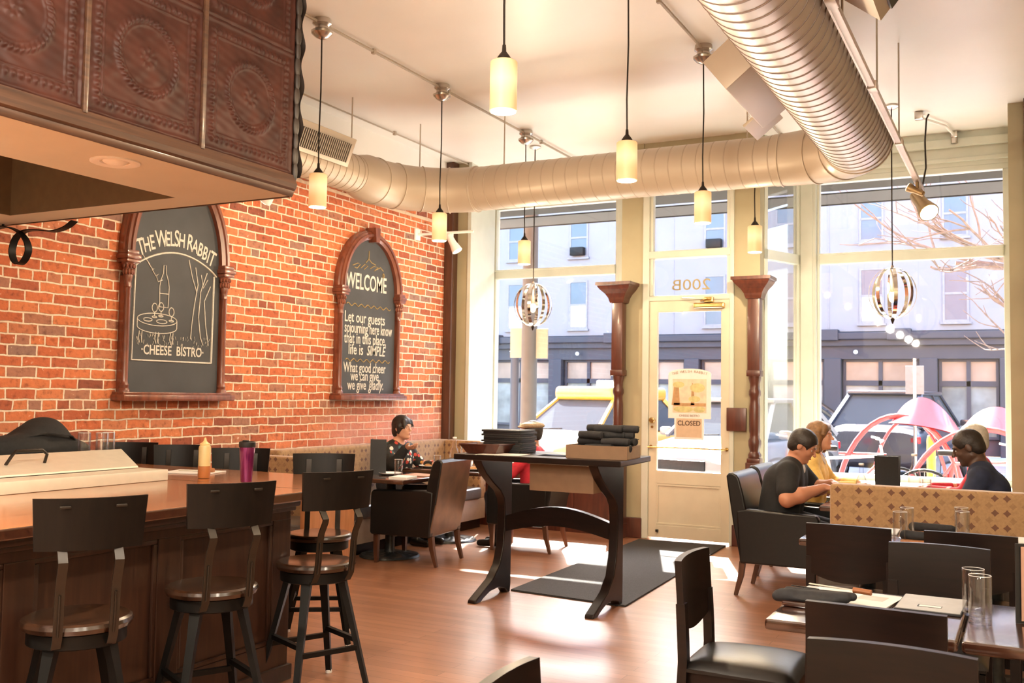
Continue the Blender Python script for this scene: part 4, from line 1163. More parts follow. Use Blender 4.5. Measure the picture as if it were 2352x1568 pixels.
# crown moulding along the bottom edge
mo = MB()
prof = [(0, -.004), (.012, -.004), (.020, .010), (.020, .022), (.034, .030), (.040, .052), (.030, .075), (.018, .088), (.014, .10), (0, .10)]
def moul(p0, p1, outv):
    vs = []
    for p in (p0, p1):
        for (o_, z) in prof: vs.append((p[0] + outv[0] * o_, p[1] + outv[1] * o_, ZB + z))
    k = len(prof)
    return vs, [(i, (i + 1) % k, k + (i + 1) % k, k + i) for i in range(k)] + [tuple(range(k - 1, -1, -1)), tuple(range(k, 2 * k))]
v, f = moul((CX0 - .012, -3.0), (CX0 - .012, CY - .012), (1, 0)); mo.add(v, f)
v, f = moul((CX0 - .012, CY - .012), (-5.35, CY - .012), (0, 1)); mo.add(v, f)
part('moulding', mo, 'oak', cn)
# embossed panel
PN = .592
def emboss(u, v):
    x, z = (u - .5) * PN, (v - .5) * PN
    h = 0.0
    e = PN / 2 - max(abs(x), abs(z))           # distance from the panel edge
    s_ = z if abs(x) > abs(z) else x
    h += .006 * math.exp(-((e - .012) / .008) ** 2)
    h += (.007 + .004 * math.sin(s_ * 210)) * math.exp(-((e - .058) / .013) ** 2)
    h += .005 * math.exp(-((e - .082) / .004) ** 2)
    r = math.hypot(x, z); a = math.atan2(z, x)
    h += (.010 + .0035 * math.sin(a * 40 + r * 150)) * math.exp(-((r - .150) / .013) ** 2)
    h += .003 * math.exp(-((r - .128) / .005) ** 2)
    h += .005 * (.6 + .4 * math.cos(a * 8)) * math.exp(-((r - .034) / .011) ** 2) + .006 * math.exp(-(r / .010) ** 2)
    h += .0008 * math.sin(x * 70 + 3 * math.sin(z * 31)) + .0005 * math.sin(z * 160 + x * 45)
    return h
pm = MB().grid(lambda u, v: (emboss(u, v), (u - .5) * PN, (v - .5) * PN), 150, 150).mesh('tin_panel', 'tin', True, 180)
for r in range(3):
    for c_ in range(10):
        y = CY - .012 - PN * (c_ + .5); z = ZB + .098 + PN * (r + .5)
        o = link('tin_panel', pm, cn, (CX0 - .008, y, z))
        if z > H_C - .2: o.scale = (1, 1, 1); o.location.z = z
st = MB(); stc = MB()
for c_ in range(1, 11):
    y = CY - .012 - PN * c_; st.bb(CX0 - .012, CX0 + .010, y - .011, y + .011, ZB + .09, H_C, .005)
part('divider_strips', st, 'oak', cn)
# rippled tin return at the far end, its embossing breaking the outline of the corner
en = MB().grid(lambda u, v: (CX0 + .012 - .9 * 0 - u * 2.2, CY + .012 + (.016 + .014 * math.sin(v * 1.6 * 2 * PI / .105 * .5 + u * 30)) * (1 if u < .02 else .4), ZB + .095 + v * (H_C - ZB - .1)), 60, 110)
part('end_panel', en, 'tinedge', cn, angle=180)
cr = MB()
for i in range(22):
    z = ZB + .12 + i * .0735
    cr.ball((CX0 - .002, CY + .004, z), (.013, .015 + .006 * (i % 2), .050), 10, 8)
part('corner_beads', cr, 'tinedge', cn)
# unseen spots added over the bar so their bounce lightens the soffit
for yy in (1.2, -.4):
    lamp('soffit_fill_spot', 'SPOT', (-3.45, yy, ZB - .03), 170, (1.0, .86, .66), .05, rot=(0, 0, 0), spot=2.2)
dl = thing('recessed_downlight', 'round white recessed downlight in the canopy underside', 'downlight', (-3.31, 2.79, ZB - .002))
part('trim_ring', MB().lathe([(.098, 0), (.098, -.006), (.085, -.010), (.060, -.004), (.058, .0)], (0, 0, 0), 32, caps=False), 'whiteplastic', dl)
part('eyeball', MB().ball((.0, .0, .012), (.055, .055, .030), 20, 10), 'whiteplastic', dl)
# curled iron strip hanging under the canopy at the left
sc_ = MB()
def curl(t_):
    # pixels of the photo turned into metres in the plane y=3.62
    pts = [(-5.62, 2.20), (-5.40, 2.27), (-5.20, 2.315), (-5.07, 2.29), (-4.99, 2.235), (-4.965, 2.17), (-5.0, 2.115), (-5.05, 2.095), (-5.10, 2.12), (-5.125, 2.18), (-5.10, 2.25), (-5.03, 2.285), (-4.92, 2.285), (-4.80, 2.27), (-4.70, 2.285), (-4.635, 2.318)]
    n = len(pts) - 1; x = t_ * n; i = min(int(x), n - 1); f_ = x - i
    p = [pts[max(0, min(n, i + q))] for q in (-1, 0, 1, 2)]
    def cr_(k): return .5 * (2 * p[1][k] + (p[2][k] - p[0][k]) * f_ + (2 * p[0][k] - 5 * p[1][k] + 4 * p[2][k] - p[3][k]) * f_ ** 2 + (3 * p[1][k] - p[0][k] - 3 * p[2][k] + p[3][k]) * f_ ** 3)
    return Vector((cr_(0), 3.60 + .05 * t_, cr_(1)))
pts = [curl(i / 70) for i in range(71)]
sc_.sweep(pts, [(-.022, -.003), (.022, -.003), (.022, .003), (-.022, .003)], up=(0, 1, 0), scales=[(1, 1)] * 71)
# rotate section so the strip's width runs along y
sc_ = MB()
vs = []
for i, p in enumerate(pts):
    d = (pts[min(i + 1, 70)] - pts[max(i - 1, 0)]).normalized(); nrm = Vector((-d.z, 0, d.x)).normalized()
    for (u, w_) in ((-.022, -.003), (.022, -.003), (.022, .003), (-.022, .003)): vs.append(p + Vector((0, 1, 0)) * u + nrm * w_)
fs = [(i * 4 + j, i * 4 + (j + 1) % 4, (i + 1) * 4 + (j + 1) % 4, (i + 1) * 4 + j) for i in range(70) for j in range(4)] + [(3, 2, 1, 0), (280, 281, 282, 283)]
sc_.add(vs, fs)
pr = thing('iron_scroll', 'black iron strip curled into a loop below the canopy at the left', 'iron scroll', (0, 0, 0))
part('strip', sc_, 'iron', pr)
part('hanger', MB().tube([(-5.20, 3.62, 2.31), (-5.20, 3.62, ZB)], .008, 8).tube([(-5.60, 3.6, 2.2), (XL, 3.6, 2.2)], .01, 8), 'iron', pr)

# ---------------------------------------------------------------- chalkboards in arched frames on the brick wall
RW = Matrix(((0, 0, 1), (1, 0, 0), (0, 1, 0)))      # text plane facing +X
def board(label, y, z0, rz_=.56):
    t = thing('chalkboard', label, 'chalkboard', (XL + .003, y, z0), group='arched chalkboards on the brick wall')
    hw, zs = .44, 1.03
    arch = [(-hw, .05), (hw, .05), (hw, zs)] + [(hw * math.cos(a), zs + (rz_ - .05) * math.sin(a)) for a in [PI * i / 28 for i in range(1, 28)]] + [(-hw, zs)]
    part('slate', MB().prism(arch, 'X', .0, .035), 'slate', t, smooth=False)
    # arch moulding
    sec = [(-.045, .0), (.045, .0), (.045, .05), (.032, .062), (.030, .078), (.012, .085), (.008, .10), (-.015, .10), (-.02, .085), (-.045, .07)]
    vs = []; n = 41
    for i in range(n):
        a = PI * i / (n - 1)
        c, s_ = math.cos(a), math.sin(a)
        for (u, w_) in sec: vs.append((w_, (hw + .03 + u) * c, zs + (rz_ + u) * s_))
    k = len(sec)
    fs = [(i * k + j, i * k + (j + 1) % k, (i + 1) * k + (j + 1) % k, (i + 1) * k + j) for i in range(n - 1) for j in range(k)] + [tuple(range(k - 1, -1, -1)), tuple((n - 1) * k + j for j in range(k))]
    part('arch_moulding', MB().add(vs, fs), 'framewood', t)
    part('keystone', MB().prism([(-.028, zs + rz_ - .07), (.028, zs + rz_ - .07), (.042, zs + rz_ + .07), (-.042, zs + rz_ + .07)], 'X', 0, .125), 'framewood', t, smooth=False)
    for s_ in (-1, 1):
        yy = s_ * (hw + .03)
        cm = MB().lathe([(.040, .05), (.040, .075), (.030, .09), (.034, .11), (.026, .125), (.024, .14), (.023, zs - .24), (.028, zs - .23), (.024, zs - .21), (.026, zs - .19)], (.055, yy, 0), 18)
        cm.bb(0, .055, yy - .022, yy + .022, .05, zs - .15)
        part('column', cm, 'framewood', t)
        cp = MB().lathe([(.026, zs - .19), (.034, zs - .15), (.030, zs - .12), (.045, zs - .07), (.050, zs - .055)], (.055, yy, 0), 14)
        for q in range(7):
            a = -PI / 2 + PI * q / 6
            cp.ball((.055 + .036 * math.cos(a), yy + .036 * math.sin(a), zs - .125), (.011, .011, .022), 8, 6); cp.ball((.055 + .043 * math.cos(a + .2), yy + .043 * math.sin(a + .2), zs - .085), (.010, .010, .016), 8, 6)
        cp.bb(0, .11, yy - .055, yy + .055, zs - .06, zs - .035, .006); cp.bb(0, .118, yy - .062, yy + .062, zs - .035, zs + .0, .008); cp.bb(0, .105, yy - .05, yy + .05, zs, zs + .03, .006)
        part('capital', cp, 'framewood', t)
    sl = MB().bb(0, .14, -hw - .10, hw + .10, 0, .045, .012).bb(0, .115, -hw - .085, hw + .085, .043, .062, .006)
    part('sill', sl, 'framewood', t)
    return t
def strokes(polys, r=.0045):
    mb = MB()
    for p in polys: mb.tube([(.0375, a, b) for a, b in p], r, 5)
    return mb
def ell(cy, cz, ry, rz_, a0=0, a1=2 * PI, n=24): return [(cy + ry * math.cos(a0 + (a1 - a0) * i / n), cz + rz_ * math.sin(a0 + (a1 - a0) * i / n)) for i in range(n + 1)]

B1Y, B1Z = 5.32, 1.315
b1 = board('large arched chalkboard reading The Welsh Rabbit Cheese Bistro, half under the canopy', B1Y, B1Z, .70)
def L1(p): return (p[0] - B1Y, p[1] - B1Z)
bord = [L1(p) for p in [(5.69, 1.605), (4.92, 1.605), (4.93, 2.30)]] + [(-.395 + .79 * (i / 20) + (.005), .965 + .135 * math.sin(PI * i / 20) ** .8) for i in range(21)] + [L1((5.695, 2.28)), L1((5.69, 1.605))]
part('chalk_border', strokes([bord], .0075), 'chalk', b1)
tb = MB(); word = 'THE WELSH RABBIT'; W_ = [.6, .75, .6, .35, .95, .6, .55, .6, .75, .35, .7, .75, .65, .65, .35, .62]
tot = sum(W_); acc = 0
for ch, w_ in zip(word, W_):
    u = (acc + w_ / 2) / tot * 2 - 1; acc += w_
    if ch == ' ': continue
    big = 1.15 if ch in 'TWSR' else 1.0
    rot = Matrix.Rotation(-u * .38, 3, 'X') @ RW
    v, f = text_mesh(ch, .150 * big, None, None, (.0365, u * .352, 1.034 + .118 * (1 - u * u)), rot, sx=.62, bold=.002); tb.add(v, f)
part('lettering', tb, 'chalk', b1, label='chalk arc of letters', smooth=False)
tb = MB(); v, f = text_mesh('\u00b7CHEESE  BISTRO\u00b7', .098, None, None, (.0365, -.012, .335), RW, sx=.80, bold=.0015); tb.add(v, f)
part('lettering', tb, 'chalk', b1, label='chalk line of capitals', smooth=False)
# the drawn table with glasses, a bottle, the tree and grass (the animal figure is left out)
D_ = [L1(p) for p in [(0, 0)]]
tc = (5.145 - B1Y, 1.905 - B1Z)
pic = [ell(tc[0], tc[1], .185, .045), ell(tc[0], tc[1] - .055, .185, .045, PI, 2 * PI), [(tc[0] - .185, tc[1]), (tc[0] - .185, tc[1] - .055)], [(tc[0] + .185, tc[1]), (tc[0] + .185, tc[1] - .055)]]
for dx in (-.15, 0, .14): pic += [[(tc[0] + dx - .012, tc[1] - .09), (tc[0] + dx - .02, tc[1] - .14), (tc[0] + dx - .008, tc[1] - .175)], [(tc[0] + dx + .012, tc[1] - .09), (tc[0] + dx + .008, tc[1] - .14), (tc[0] + dx + .014, tc[1] - .175)]]
for dx, dz in ((-.03, .02), (.03, .03), (.13, .0)):
    pic += [ell(tc[0] + dx, tc[1] + dz + .065, .024, .032), [(tc[0] + dx, tc[1] + dz + .033), (tc[0] + dx, tc[1] + dz)], ell(tc[0] + dx, tc[1] + dz - .002, .022, .006)]
pic += [ell(tc[0] - .09, tc[1] - .005, .04, .012), ell(tc[0] + .04, tc[1] - .012, .05, .014)]
bx, bz = 5.20 - B1Y, 2.00 - B1Z
pic += [[(bx - .04, bz), (bx - .045, bz + .15), (bx - .035, bz + .20), (bx - .014, bz + .25), (bx - .012, bz + .31), (bx + .012, bz + .31), (bx + .014, bz + .25), (bx + .035, bz + .20), (bx + .045, bz + .15), (bx + .04, bz), (bx - .04, bz)], [(bx - .045, bz + .10), (bx + .045, bz + .10)]]
leaf = [(4.99 + .02 * math.sin(i * 1.9) + .022 * i * .55, 2.345 - .16 * (i / 14) ** 1.3 + .018 * math.cos(i * 2.2)) for i in range(15)]
pic += [[L1(p) for p in leaf]]
pic += [[L1(p) for p in q] for q in ([(5.62, 2.30), (5.56, 2.15), (5.545, 1.95), (5.57, 1.80), (5.60, 1.74)], [(5.50, 2.33), (5.53, 2.2), (5.50, 2.05), (5.48, 1.9), (5.47, 1.78)], [(5.66, 2.2), (5.60, 2.08), (5.62, 1.9), (5.655, 1.74)], [(5.43, 2.38), (5.47, 2.25), (5.52, 2.14)], [(5.56, 2.28), (5.585, 2.18), (5.63, 2.25)])]
rr = random.Random(5)
gr = []
for i in range(70):
    y = rr.uniform(-.36, .34); z = rr.uniform(.385, .47)
    gr.append([(y, z), (y + rr.uniform(-.012, .012), z + rr.uniform(.012, .03))])
part('chalk_drawing', strokes(pic, .0036), 'chalk', b1)
part('chalk_grass', strokes(gr, .0016), 'chalk', b1)

B2Y, B2Z = 7.755, 1.325
b2 = board('narrow looking arched chalkboard reading Welcome, nearer the window', B2Y, B2Z)
def chalk_line(*a, **k):
    tb = MB(); v, f = text_mesh(*a, **k); part('lettering', tb.add(v, f), 'chalk', b2, smooth=False)
chalk_line('WELCOME', .215, None, None, (.0365, -.045, 1.055), RW, sx=.63, bold=.0025)
for line, y, z, s_, sx in (('Let our guests', -.06, .735, .145, .78), ('sojourning here know', .005, .635, .145, .60), ('that in this place,', -.045, .535, .145, .68), ('life is', -.20, .43, .145, .8),
                           ('What good cheer', -.045, .262, .135, .70), ("we can give", -.045, .185, .135, .72), ('we give', -.17, .098, .135, .72)):
    chalk_line(line, s_, None, None, (.0365, y, z), RW, sx=sx, bold=.001)
chalk_line('SIMPLE', .135, None, None, (.0365, .125, .43), RW, sx=.75, shear=.25, bold=.0015)
chalk_line('gladly.', .14, None, None, (.0365, .14, .098), RW, sx=.72, shear=.3, bold=.001)
go = [[(0 - .02, 1.44), (-.025, 1.36), (-.07, 1.32)], [(-.025, 1.36), (.02, 1.33), (.09, 1.315)], [(-.28, 1.27), (-.2, 1.30), (-.16, 1.29), (-.21, 1.25), (-.25, 1.255)], [(-.15, 1.26), (-.09, 1.30), (-.04, 1.29), (-.10, 1.25)],
      [(0, 1.27), (.06, 1.30), (.13, 1.295), (.07, 1.255)], [(.1, 1.27), (.17, 1.30), (.22, 1.27)], ell(.225, 1.225, .012, .02)]
for z in (.90, .375):
    go.append([(-.36 + .72 * i / 40, z + .014 * math.sin(i * 1.1) + (.0 if z > .5 else -.0)) for i in range(41)])
part('gold_flourish', strokes(go[:-2], .0045), 'goldchalk', b2)
for g_ in go[-2:]: part('gold_wavy_line', strokes([g_], .0045), 'goldchalk', b2)

# ---------------------------------------------------------------- the bar
BX, BE, BZ = -3.10, 4.58, .914          # front edge x, far edge y, top height
bar = thing('bar_cabinet', 'dark panelled wooden bar body with recessed panels facing the stools', 'bar', (0, 0, 0))
CX_ = -3.20; CE = 3.82
bd_ = MB().bb(-4.7, CX_ - .022, -2.6, CE - .03, .0, .865)
part('carcass', bd_, 'barside', bar, smooth=False)
fr = MB()
fr.bb(CX_ - .024, CX_, -2.6, CE, .775, .868, .003); fr.bb(CX_ - .024, CX_, -2.6, CE, .06, .19, .003)
st_y = [3.76, 3.05, 2.35, 1.65, .95, .25, -.45, -1.15]
for i, y in enumerate(st_y): fr.bb(CX_ - .024, CX_, y - (.062), y + (.062), .19, .775, .003)
fr.bb(-4.7, CX_ - .02, CE - .03, CE, .06, .868, .003)
part('face_frame', fr, 'barside', bar, smooth=False)
pn = MB()
for a, b in zip(st_y[1:], st_y[:-1]):
    pn.bb(CX_ - .030, CX_ - .021, a + .062, b - .062, .19, .775)
    for q in ((a + .062, b - .062, .755, .775), (a + .062, b - .062, .19, .21), (a + .062, a + .082, .21, .755), (b - .082, b - .062, .21, .755)):
        pn.bb(CX_ - .02, CX_ - .004, q[0], q[1], q[2], q[3], .005)
part('recessed_panels', pn, 'barside', bar)
part('plinth', MB().bb(-4.68, CX_ + .018, -2.6, CE + .018, 0, .075, .008), 'barside', bar)
part('moulding', MB().bb(-4.7, CX_ + .035, -2.6, CE + .035, .835, .868, .012).bb(-4.7, CX_ + .018, -2.6, CE + .018, .815, .838, .006), 'barside', bar)
ct = thing('bar_counter', 'glossy orange brown wooden bar counter top with a clipped far corner', 'counter', (0, 0, BZ))
poly = [(BX, -2.7), (BX, 4.12), (-3.56, BE), (-5.35, BE), (-5.35, -2.7)]
tp = MB(); bm_ = bmesh.new()
tp.prism(poly, 'Z', -.045, 0)
o = part('top', tp, ['bartop', 'tabletop'], ct, smooth=False)
for p in o.data.polygons: p.material_index = 0 if p.normal.z > .5 else 1
md = o.modifiers.new('edge', 'BEVEL'); md.width = .008; md.segments = 3; md.limit_method = 'ANGLE'
part('joint_line', MB().bb(-5.34, BX + .0004, 3.89, 3.893, -.04, .0006), 'barside', ct, smooth=False)
sup = MB()
for x in (-3.9, -4.8): sup.prism([(CE - .02, .865), (BE - .1, .865), (BE - .14, .83), (CE - .02, .62)], 'X', x - .02, x + .02)
part('bracket', sup, 'barside', bar, smooth=False)

# stainless prep station let into the counter, lid ajar
ps = thing('prep_station', 'brushed steel prep station with a sloping lid and bar handle on the counter', 'prep station', (0, 0, BZ))
part('rim', MB().bb(-4.72, -4.06, 0.4, 3.84, 0.001, .058, .004), 'steel', ps)
lid = MB()
P_ = [(-4.24, .062), (-4.245, .070), (-4.56, .142), (-4.56, .128)]
lid.add([(x, y, z) for y in (.6, 3.72) for x, z in P_], [(0, 1, 2, 3), (7, 6, 5, 4), (0, 4, 5, 1), (1, 5, 6, 2), (2, 6, 7, 3), (3, 7, 4, 0)])
for v_i in (6, 7): lid.v[v_i] = (lid.v[v_i][0], 3.98 - .02, lid.v[v_i][2])
for v_i in (4, 5): lid.v[v_i] = (lid.v[v_i][0], 3.80, lid.v[v_i][2])
part('lid', lid, 'steel', ps, smooth=False)
part('rear_box', MB().bb(-5.25, -4.56, .5, 3.98, .001, .085, .006), 'steel', ps)
part('handle', MB().tube([(-4.40, 3.13, .105), (-4.37, 3.14, .150), (-4.375, 3.165, .172), (-4.375, 3.31, .172), (-4.37, 3.335, .150), (-4.40, 3.345, .105)], .008, 10), 'bronze', ps)

# things on the bar
def P3(t): return t
t = thing('squeeze_bottle', 'clear squeeze bottle half full of orange sauce on the bar', 'bottle', (-4.0, 4.04, BZ))
sq = plain('cloudy_plastic', (.62, .47, .22), .25, var=.05); sauce = plain('orange_sauce', (.42, .15, .045), .35, var=.1)
part('body', MB().lathe([(.030, .066), (.033, .068), (.033, .165), (.030, .178), (.020, .186)], (0, 0, 0), 24), sq, t)
part('sauce', MB().lathe([(.0, .001), (.030, .002), (.0335, .008), (.0335, .067), (0, .068)], (0, 0, 0), 24), sauce, t)
part('cap', MB().lathe([(.027, .178), (.027, .190), (.016, .196), (.009, .205), (.005, .222), (0, .223)], (0, 0, 0), 20), plain('cap_cream', (.72, .50, .22), .4), t)
t = thing('travel_cup', 'shiny purple travel cup with a black lid standing on the bar', 'cup', (-3.645, 3.985, BZ))
part('body', MB().lathe([(0, .001), (.026, .002), (.030, .006), (.036, .11), (.0405, .185), (.040, .188)], (0, 0, 0), 28), plain('purple_metal', (.20, .012, .10), .2, var=.04, metal=.7, coat=.6), t)
part('lid', MB().lathe([(.041, .186), (.043, .190), (.043, .212), (.038, .216), (.036, .208), (0, .206)], (0, 0, 0), 28).box((.0, -.012, .218), (.03, .022, .012), None, .004), 'blackcover', t)
t = thing('serving_paper', 'white paper with a cork handled knife beyond the steel lid', 'paper', (-4.32, 4.28, BZ))
part('sheet', MB().box((0, 0, .004), (.30, .22, .006), (0, 0, .3), .001), 'paper', t, smooth=False)
kn = part('knife', MB().box((-.02, .0, .010), (.16, .02, .003), (0, 0, .2), .001), 'steel', t)
part('knife_handle', MB().tube([(.05, .012, .018), (.13, .028, .018)], .013, 10), plain('cork_handle', (.38, .16, .06), .6), kn)
bagm = sdf_mesh([('e', (0, 0, .06), (.20, .30, .075), None), ('e', (.02, .12, .12), (.12, .17, .09), None), ('e', (-.02, .16, .17), (.08, .10, .06), None), ('c', (.1, -.30, .05), (.1, .0, .09), .05, .06), ('e', (.1, .22, .05), (.12, .14, .06), None)], .012, .05)
tb_ = thing('bag', 'black cloth bag slumped behind the steel lid at the far left', 'bag', (-4.98, 3.62, BZ + .083))
part('body', bagm, 'blackcloth', tb_)
part('strap', MB().bar([(.12, -.1, .12), (.16, .05, .15), (.17, .2, .13), (.12, .3, .06)], .03, .006), 'blackcloth', tb_)
nb = MB()
for i in range(3): nb.box((0, 0, .004 + .009 * i), (.12, .19, .008), (0, 0, .08 * i - .1), .001)
solo('notebook', nb, 'paper', 'small stack of white order pads by the black bag', 'notepad', (-4.70, 3.52, BZ + .086), .25)

# drinking glasses
def tumbler_proto(h=.150, r=.0345):
    t = thing('drinking_glass', 'x', 'glass', (0, 0, 0))
    part('wall', MB().lathe([(r - .004, .020), (r, .004), (r - .001, 0.0), (r, .01), (r, h - .002), (r - .001, h), (r - .0025, h - .001), (r - .003, h * .5), (r - .003, .022), (0, .018)], (0, 0, 0), 32, caps=False), 'tumbler', t)
    part('base', MB().lathe([(0, .0005), (r - .002, .0005), (r - .0015, .004), (r - .003, .017), (0, .019)], (0, 0, 0), 32), 'tumbler', t)
    part('rim', MB().tube([((r - .0012) * math.cos(a), (r - .0012) * math.sin(a), h) for a in [2 * PI * i / 36 for i in range(36)]], .0010, 6, True), plain('glass_rim', (.75, .74, .73), .15, spec=1.0), t)
    return t
GL = tumbler_proto()
GLASS_USED = [False]
def glass(x, y, z, label, group='tall drinking glasses', scale=None):
    if not GLASS_USED[0]:
        GLASS_USED[0] = True; GL.location = (x, y, z); GL['label'] = label; GL['group'] = group
        return GL
    return copy_thing(GL, (x, y, z), 0, label, group, scale)
for x, y, l_ in ((-4.66, 3.79, 'first empty glass in the row of three beyond the steel lid, next to the bag'), (-4.60, 3.86, 'middle empty glass of the three beyond the steel lid'), (-4.63, 3.93, 'last empty glass of the three beyond the steel lid, farthest from the bag')):
    glass(x, y, BZ + .085, l_)

# ---------------------------------------------------------------- bar stools: facing +x locally
def stool_proto():
    t = thing('bar_stool', 'x', 'bar stool', (0, 0, 0))
    r = .185; SH = .60
    def sf(u, v):
        rr = u * r; a = 2 * PI * v
        dish = -.010 * (1 - (rr / r) ** 2) * (rr < r)
        return (rr * math.cos(a), rr * math.sin(a), SH + dish)
    sm = MB().lathe([(0, SH - .012), (.08, SH - .010), (.14, SH - .004), (.172, SH), (.183, SH - .006), (.187, SH - .018), (.180, SH - .034), (.165, SH - .040), (0, SH - .040)], (0, 0, 0), 40)
    part('seat', sm, 'seatwood', t)
    part('seat_rim', MB().lathe([(.160, SH - .041), (.165, SH - .041), (.165, SH - .085), (.155, SH - .09), (.0, SH - .09)], (0, 0, 0), 36), 'iron', t)
    ang = [PI / 4, 3 * PI / 4, -PI / 4, -3 * PI / 4]
    ends = []
    for a in ang:
        p0 = Vector((.125 * math.cos(a), .125 * math.sin(a), SH - .06)); p1 = Vector((.262 * math.cos(a), .262 * math.sin(a), 0.012))
        lm = MB().bar([p0, p0.lerp(p1, .25), p1], .036, .026, up=(math.cos(a), math.sin(a), 0), scales=[(1.35, 1.1), (1.0, 1.0), (.72, .8)])
        lg = part('leg', lm, 'iron', t)
        part('foot_cap', MB().lathe([(.015, 0), (.017, .004), (.015, .016)], (p1.x, p1.y, 0), 12), 'whiteplastic', lg)
        ends.append((p0, p1))
    def at(i, z):
        p0, p1 = ends[i]; f_ = (z - p0.z) / (p1.z - p0.z); return p0.lerp(p1, f_)
    for (i, j, z) in ((0, 2, .20), (1, 3, .20), (0, 1, .235), (2, 3, .235)):
        part('footrest_bar', MB().bar([at(i, z), at(j, z)], .022, .022, up=(0, 0, 1)), 'iron', t)
    # back straps (steel flats) and curved wood back; back is on the -x side
    for s_ in (-1, 1):
        y = s_ * .088
        pts = [(-.10, y * .95, SH - .085), (-.150, y, SH - .075), (-.178, y, SH - .04), (-.192, y, SH + .04), (-.198, y, SH + .11), (-.212, y, SH + .155), (-.246, y, SH + .208), (-.250, y, SH + .222), (-.205, y, SH + .268), (-.200, y, SH + .29), (-.212, y, SH + .40)]
        part('back_strap', MB().bar(pts, .030, .007, up=(1, 0, 0)), 'strap', t)
        part('strap_rib', MB().tube([(-.186, y, SH - .03), (-.199, y, SH + .04), (-.205, y, SH + .11)], .004, 8), 'bronze', t)
    hw = .182
    def bk(off):
        def fn(u, v):
            y = (u - .5) * 2 * hw * (1 - .06 * (1 - v)); z = SH + .258 + .175 * v
            x = -.220 + .045 * ((u - .5) * 2) ** 2 - .018 * v + off
            return (x, y, z)
        return fn
    nu, nv = 22, 8
    A = MB().grid(bk(.0), nu, nv); B = MB().grid(bk(-.014), nu, nv); nA = nu * nv
    vs = A.v + B.v; fs = list(A.f) + [tuple(i + nA for i in reversed(q)) for q in B.f]
    rim = [i * nv for i in range(nu)] + [(nu - 1) * nv + j for j in range(1, nv)] + [i * nv + nv - 1 for i in range(nu - 2, -1, -1)] + [j for j in range(nv - 2, 0, -1)]
    for a, b in zip(rim, rim[1:] + rim[:1]): fs.append((b, a, a + nA, b + nA))
    part('backrest', MB().add(vs, fs), 'blackwood', t)
    for s_ in (-1, 1):
        part('bolt_clip', MB().box((-.2505, s_ * .088, SH + .405), (.006, .036, .010), None, .003), 'bronze', t)
    return t
stool = stool_proto()
def face(dx, dy): return math.atan2(dy, dx)
ST = [(-2.975, 2.42, face(-.861, .508), 'dark bar stool with its back to us at the left end of the front row'),
      (-2.985, 3.08, face(-.895, .446), 'middle dark bar stool of the three in front of the panelled bar'),
      (-2.995, 3.765, face(-.92, .40), 'third dark bar stool in front, at the bar corner, its legs in full view'),
      (-3.56, 4.50, face(.55, -.83), 'bar stool on the far side of the bar, directly behind the corner stool'),
      (-4.30, 4.60, face(.55, -.83), 'bar stool on the far side of the bar, behind the purple cup'),
      (-4.83, 4.62, face(.55, -.83), 'bar stool on the far side of the bar, behind the end of the steel lid'),
      (-5.31, 4.62, face(.55, -.83), 'bar stool on the far side of the bar, behind the black bag')]
for i, (x, y, a, lab) in enumerate(ST):
    if i == 0: o = stool; o.location = (x, y, 0); o.rotation_euler = (0, 0, a); o['label'] = lab; o['group'] = 'round seat bar stools'
    else: copy_thing(stool, (x, y, 0), a, lab, 'round seat bar stools')

# ---------------------------------------------------------------- host stand
hs = thing('host_stand', 'tall dark host stand with curved legs and an arched stretcher near the door mat', 'host stand', (0, 0, 0))
o = part('top', MB().prism([(-3.42, 5.735), (-2.215, 5.735), (-2.26, 6.42), (-3.42, 6.42)], 'Z', .957, .995), 'darkwood', hs, smooth=False)
md = o.modifiers.new('edge', 'BEVEL'); md.width = .006; md.segments = 2
legp = [(5.775, .0), (5.785, .022), (5.89, .068), (6.02, .125), (6.12, .215), (6.165, .33), (6.183, .48), (6.182, .60), (6.165, .67), (6.115, .725), (6.01, .785), (5.90, .86), (5.83, .93), (5.815, .957),
        (6.285, .957), (6.285, .9), (6.283, .40), (6.282, .05), (6.275, .0), (6.235, .0), (6.20, .035), (6.10, .058), (5.98, .05), (5.89, .02), (5.85, .0)]
for x in (-3.285, -2.435):
    lg = part('leg', MB().prism(legp, 'X', x - .032, x + .032), 'darkwood', hs, smooth=True)
    md = lg.modifiers.new('edge', 'BEVEL'); md.width = .006; md.segments = 2; md.limit_method = 'ANGLE'
n = 18
arc_t = [(-3.255 + .79 * i / n, .545 + .082 * math.sin(PI * i / n)) for i in range(n + 1)]
arc_b = [(-3.255 + .79 * i / n, .435 + .062 * math.sin(PI * i / n)) for i in range(n, -1, -1)]
part('stretcher', MB().prism(arc_t + arc_b, 'Y', 6.20, 6.255), 'darkwood', hs, smooth=False)
bxm = MB().bb(-2.925, -2.465, 5.90, 6.24, .765, .955, .004)
part('drawer_box', bxm, 'kraft', hs)
part('drawer_lip', MB().bb(-2.935, -2.455, 5.885, 5.90, .942, .957), 'nickel', hs)

